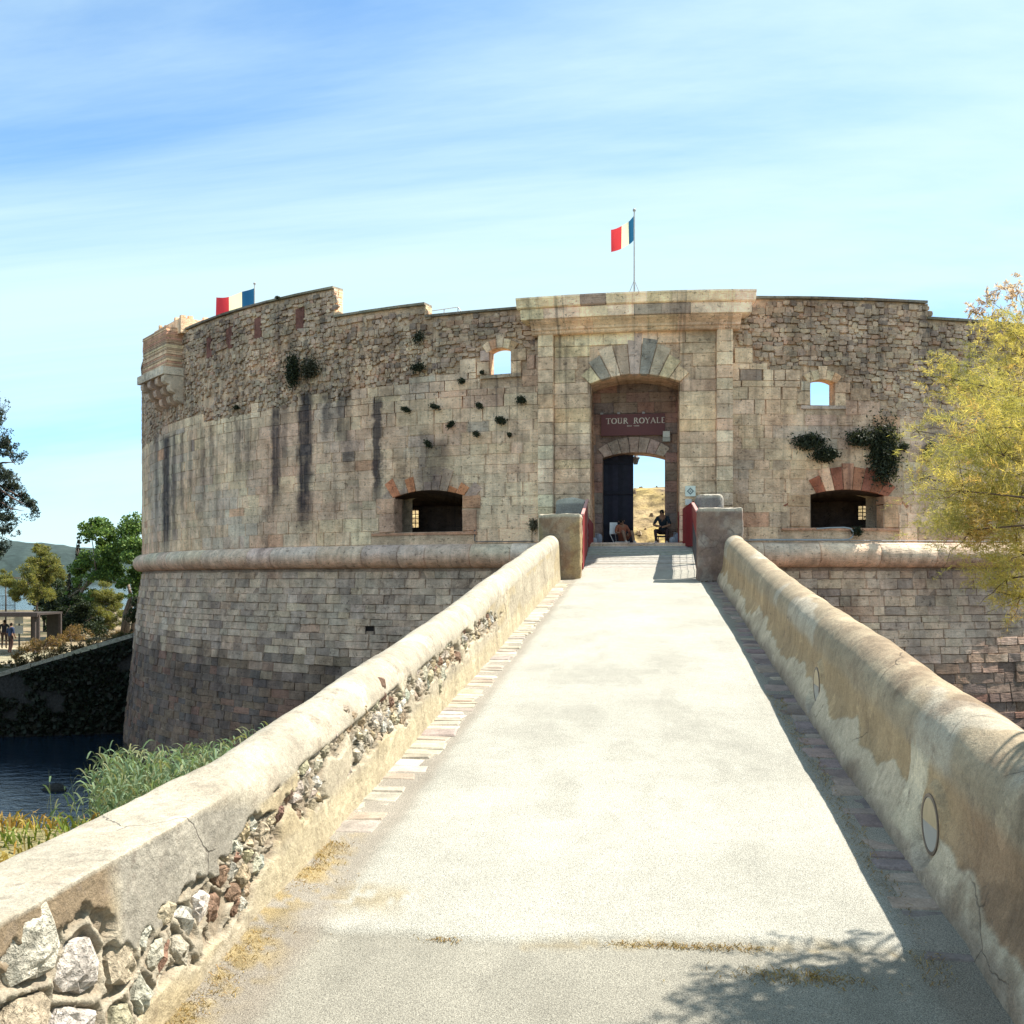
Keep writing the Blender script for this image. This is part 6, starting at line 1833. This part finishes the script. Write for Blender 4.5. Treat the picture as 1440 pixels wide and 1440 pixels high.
# -- dry grass in the joints of the path and along the wall foot
pts = []
for _ in range(5200):
    m = random.random()
    if m < .40: y = random.uniform(3.2, 7.4); x = -HW + abs(random.gauss(0, .10)) + .02
    elif m < .52: x = random.choice((-.95, .12, .3, .42, .62, .78)) + random.gauss(0, .07); y = 5.9 + .04 * x + random.gauss(0, .02)
    elif m < .66: x = -1.5 + random.gauss(0, .16); y = 6.4 + random.gauss(0, .22)
    elif m < .74: x = 1.05 + random.gauss(0, .2); y = 5.62 + random.gauss(0, .05)
    else: x = HW - random.uniform(.28, .46); y = random.uniform(5.6, 13)
    if abs(x) < HW + .02: pts.append((x, y, float(zp(y)) - .004))
base = np.array(pts); n = len(base); a = RNG.uniform(0, 6.28, n); L = RNG.uniform(.012, .055, n)
tip = base + np.stack([np.cos(a) * L * .8, np.sin(a) * L * .8, L * .7], -1)
V, F, T = blades(base, tip, RNG.uniform(.0012, .003, n), pal([(.36, .25, .09), (.28, .17, .06), (.16, .12, .05), (.40, .30, .13)], n), 2, .5)
o = np_mesh('dry_grass', V, F, T, M_LEAF, None, False, 'stuff'); tag(o, 'withered yellow grass in the path joints and wall foot', 'grass')
# leaf litter at the foot of the shaded pillar
n = 500
C = np.stack([RNG.uniform(1.55, 2.12, n), 27.95 - np.abs(RNG.normal(0, .35, n)), np.zeros(n)], -1); C[:, 2] = zp(C[:, 1]) + .02 + RNG.uniform(0, .02, n)
V, F, T = leaf_quads(C, .05, pal([(.12, .06, .03), (.2, .11, .06), (.07, .04, .03)], n), 1.8)
o = np_mesh('leaf_litter', V, F, T, M_LEAF, None, False, 'stuff'); tag(o, 'brown fallen leaves at the foot of the mottled pier', 'leaves')

# -- plants rooted in the tower wall
def wall_plant(px, py, w, h, label, group=None, cols=((.028, .036, .024), (.042, .052, .028), (.052, .058, .032)), n=None, hang=.0, name='wall_plant'):
    u, z_ = on_gate(px, py, .0)
    root = thing(name, cylmap(R)(u, z_, 0), label, 'plant', group)
    W, Hh = w * 33 / 1440, h * 33 / 1440
    n = n or int(130 + 4200 * W * Hh)
    q = RNG.normal(size=(n, 3)) * np.array([W * .27, .12, Hh * .27])
    if w < 20: q *= random.uniform(.55, .95); q[:, 0] += .5 * random.uniform(-1, 1) * q[:, 2]; q[:, 2] += .4 * random.uniform(-1, 1) * q[:, 0]
    C = np.array([cylmap(R)(u + a, z_ + c - hang * Hh * .2, .08 + abs(b)) for a, b, c in q])
    V, F, T = leaf_quads(C, .11 if w >= 20 else .085, pal(cols, n), 2.4, .2)
    np_mesh('foliage', V, F, T, M_LEAF, root, False)
    mb = MB()
    for _ in range(6): limb(mb, bent(cylmap(R)(u, z_, -.06), tuple(C[random.randrange(n)]), 4, .1), .014, .004, 5)
    mb.build('stem', M_BARK, root)
tg = 'small dark tufts growing from the wall joints'
for px, py, w, h in ((614, 573, 16, 7), (676, 571, 12, 10), (735, 564, 13, 11), (706, 592, 19, 13), (636, 598, 12, 10), (672, 611, 10, 10), (652, 537, 9, 8), (718, 612, 8, 8), (680, 525, 6, 6), (574, 577, 14, 8), (605, 625, 8, 10)):
    wall_plant(px, py, w, h, 'small dark tuft rooted in the ashlar left of the gate', tg)
wall_plant(1240, 637, 36, 66, 'tall dark bush growing above the red arched embrasure', n=5200)
wall_plant(1208, 617, 34, 18, 'low dark bush above the red voussoirs, joined by the tall bush', n=1500)
wall_plant(1136, 622, 36, 17, 'dark bush hanging left above the red voussoirs', n=1500)
wall_plant(1158, 640, 30, 16, 'dark bush trailing down towards the red voussoirs', n=1200)
wall_plant(1268, 629, 12, 12, 'small round tuft right of the tall dark bush')
wall_plant(1302, 634, 14, 20, 'single dark tuft near the tamarisk tips')
wall_plant(1202, 748, 16, 14, 'small plant on the sill beneath the red embrasure')
wall_plant(416, 522, 22, 44, 'dark shrub in the eroded rubble below the raised parapet', n=1500)
wall_plant(440, 520, 30, 26, 'greenish shrub beside the dark one in the eroded rubble', n=900, cols=((.05, .05, .03), (.07, .065, .04)))
wall_plant(592, 476, 18, 20, 'dark weeds under the step of the parapet', n=420)
wall_plant(590, 518, 20, 10, 'dark weeds at the foot of the rubble band', n=340)
wall_plant(752, 738, 16, 20, 'pale dusty weed sprouting behind the lichen-stained pier', n=500, cols=((.2, .17, .12), (.15, .13, .09)))
wall_plant(337, 574, 10, 8, 'small tuft at the foot of the eroded rubble', n=200)
wall_plant(395, 420, 6, 6, 'tiny plant on top of the raised parapet', n=120)

# -- big tamarisk leaning in over the right wall
root = thing('tamarisk_tree', (7.2, 10.6, 3.9), 'large feathery yellow green tamarisk leaning over the shaded ochre wall', 'tree')
bark = (.11, .075, .055)
trunk = [Vector(p) for p in ((7.2, 10.6, 3.7), (7.1, 10.7, 5.2), (6.8, 10.8, 6.6), (6.3, 10.9, 7.9))]
mb = MB(); limb(mb, trunk, .17, .09, 9, bark)
vis = [(1425, 465, 16.2, .42), (1340, 533, 17.2, .36), (1372, 545, 17.0, .44), (1420, 560, 15.0, .6), (1325, 652, 12.9, .20), (1300, 672, 12.8, .14), (1365, 628, 14.6, .44), (1410, 640, 13.2, .62), (1352, 690, 13.0, .34), (1400, 715, 13.2, .56), (1334, 732, 13.0, .24), (1365, 745, 13.0, .42), (1435, 700, 13.0, .62), (1440, 600, 13.3, .62), (1415, 815, 12.8, .30), (1438, 780, 12.9, .42), (1436, 840, 12.8, .30), (1290, 606, 12.9, .10), (1316, 590, 12.9, .11), (1440, 500, 16.0, .56)]
lobes = []
for px, py, d, r in vis:
    if px < 1335: d, r = d + 3.4, r * 1.1
    p = AD(px, py, d); lobes.append((p.x, p.y, p.z, r, 1))
for sx_, sy_, hgt, r in ((1.2, 5.9, 3.6, .26), (1.7, 5.7, 3.3, .34), (2.2, 5.9, 3.5, .36), (1.0, 5.2, 3.9, .26), (1.5, 5.1, 3.5, .34), (2.0, 5.2, 3.6, .4), (2.5, 6.4, 3.2, .34), (1.3, 4.5, 3.8, .36), (1.9, 4.4, 3.5, .42), (2.5, 5.0, 3.4, .4), (2.5, 7.0, 2.9, .2), (.6, 4.3, 4.1, .26), (1.6, 3.8, 3.7, .4), (2.3, 3.7, 3.4, .4), (.9, 3.6, 4.0, .3), (1.4, 5.5, 3.4, .4), (1.9, 5.6, 3.8, .44), (2.3, 5.5, 3.3, .44), (1.2, 4.9, 3.6, .4), (1.8, 4.8, 3.3, .46), (2.3, 4.5, 3.5, .46), (2.0, 4.0, 3.6, .46), (1.4, 4.1, 3.4, .4), (2.6, 6.0, 3.0, .4), (2.7, 5.4, 3.2, .46), (.7, 5.3, 4.0, .3), (.9, 5.7, 4.0, .26), (1.1, 5.3, 3.7, .36), (1.4, 5.9, 3.6, .34), (.8, 4.8, 4.0, .34), (1.2, 4.5, 3.7, .4), (.5, 4.8, 4.3, .22), (1.5, 4.9, 3.5, .4), (1.0, 4.1, 3.9, .4), (1.6, 5.3, 3.6, .4), (.7, 5.0, 4.1, .3), (1.3, 4.0, 3.8, .4)):
    lobes.append((sx_ + .615 * hgt, sy_ + .166 * hgt, float(zp(sy_)) + hgt, r, 0))
k_n = 0
while k_n < 60:   # the rest of the crown, beyond the frame: it shades the near end of wall and path
    y = random.uniform(2.2, 13.5); x = random.uniform(2.6, 9.0); z_ = random.uniform(7.4, 11.0)
    px, py, d = to_px(x, y, z_)
    hgt = z_ - float(zp(y)); sx_, sy_ = x - .615 * hgt, y - .166 * hgt
    r = random.uniform(.35, .7)
    if px - r * 2.6 * 1440 / max(d, .5) < 1450 or (sx_ - r < 2.6 and sy_ + r > 6.2) or sx_ < .9 + r * .4 or (sy_ + r > 7.2 and sx_ - 1.5 * r < 2.9): continue
    lobes.append((x, y, z_, r, 0)); k_n += 1
twb, twd, twl, twt = [], [], [], []
for (x, y, z_, r, v) in lobes:
    c = Vector((x, y, z_))
    st_ = min(trunk[1:], key=lambda q: (q - c).length)
    pth = bent(st_, c, 6, .06); limb(mb, pth, .035, .008, 5, bark)
    nb_ = int((90 if v else 110) * (r / .4) ** 2)
    out = (c - trunk[2]); out.normalize()
    for _ in range(nb_):
        a = c + Vector((random.gauss(0, 1), random.gauss(0, 1), random.gauss(0, .8))) * r * .58
        d = (out * .7 + Vector((random.gauss(0, .55), random.gauss(0, .55), random.gauss(.1, .5)))).normalized()
        tl_ = random.uniform(.18, .52)
        if not v and min(to_px(*a)[0], to_px(*(a + d * (tl_ + .1)))[0]) < 1465: continue
        twb.append(a); twd.append(d); twl.append(tl_); twt.append(v)
    for _ in range(8 if v else 3):
        e_ = c + Vector((random.gauss(0, 1), random.gauss(0, 1), random.gauss(0, .8))) * r * .8
        limb(mb, bent(c, e_, 5, .08), .007, .002, 4, bark)
mb.build('trunk', M_BARK, root, smooth=True)
B = np.array([p[:] for p in twb]); Dv = np.array([p[:] for p in twd]); Lv = np.array(twl); vi = np.array(twt)
def feather(B, Dv, Lv, per, nw, cols):
    """needles along drooping twigs"""
    n = len(B); Vs = []; Ts = []
    tw = np.clip(fbm(B[:, 0] * 2.2, B[:, 1] * 2.2, B[:, 2] * 2.2, 131, 3), 0, 1)
    col0 = np.array(cols[0]) * (1 - sstep(.35, .6, tw))[:, None] + np.array(cols[1]) * sstep(.35, .6, tw)[:, None]
    red_ = sstep(.60, .72, fbm(B[:, 0] * 1.6 + 9, B[:, 1] * 1.6, B[:, 2] * 1.6, 132, 3))[:, None]
    col0 = col0 * (1 - red_ * .8) + np.array(cols[2]) * red_ * .8
    C = []; D2 = []; S = []; T = []
    for k in range(per):
        t = (k + RNG.uniform(0, 1, n)) / per
        p = B + Dv * (Lv * t)[:, None] - np.array([0, 0, 1]) * (.22 * Lv * t ** 2)[:, None]
        nd = Dv * .75 + RNG.normal(size=(n, 3)) * .62 - np.array([0, 0, .15])
        C.append(p); D2.append(nd); S.append(RNG.uniform(.05, .12, n) * (1.15 - .5 * t)); T.append(np.clip(col0 * RNG.uniform(.7, 1.35, (n, 1)), .01, 1))
    C = np.concatenate(C); D2 = np.concatenate(D2); S = np.concatenate(S); T = np.concatenate(T)
    D2 /= np.linalg.norm(D2, axis=1, keepdims=True)
    return leaf_quads(C + D2 * S[:, None] * .5, S, T, nw, 0, D2)
cols = [(.52, .44, .16), (.36, .34, .12), (.44, .27, .12)]
V, F, T = feather(B[vi == 1], Dv[vi == 1], Lv[vi == 1], 34, 11, cols)
np_mesh('crown', V, F, T, M_FEATH, root, False)
V, F, T = feather(B[vi == 0], Dv[vi == 0], Lv[vi == 0], 26, 4, cols)
np_mesh('crown', V, F, T, M_FEATH, root, False)
# pink flower plumes on the highest tips
Bp = []; 
for px, py in ((1425, 400), (1410, 415), (1395, 425), (1385, 436), (1430, 425), (1415, 445), (1400, 450), (1440, 410), (1440, 440), (1375, 434)):
    p = AD(px, py, 17.2)
    for _ in range(5): Bp.append((p.x + random.gauss(0, .07), p.y + random.gauss(0, .1), p.z + random.gauss(0, .07)))
Bp = np.array(Bp); Dp = RNG.normal(size=Bp.shape) * .4 + np.array([-.5, 0, .5]); Dp /= np.linalg.norm(Dp, axis=1, keepdims=True)
V, F, T = feather(Bp, Dp, np.full(len(Bp), .16), 26, 4, [(.58, .44, .43), (.52, .40, .39), (.56, .46, .42)])
np_mesh('flower_plumes', V, F, T, M_FEATH, root, False)
for px, py in ((1425, 400), (1395, 425), (1365, 437), (1440, 410)):
    mb = MB(); limb(mb, bent(AD(1450, 470, 16.4), AD(px, py, 17.2), 6, .05), .010, .003, 4, bark); mb.build('twig', M_BARK, root)
for a, b in (((1420, 640), (1262, 570)), ((1430, 690), (1300, 690)), ((1440, 620), (1320, 775))):
    mb = MB(); limb(mb, bent(AD(a[0], a[1], 14.1), AD(b[0], b[1], 16.0), 8, .04), .012, .004, 5, (.22, .17, .12)); mb.build('twig', M_BARK, root)
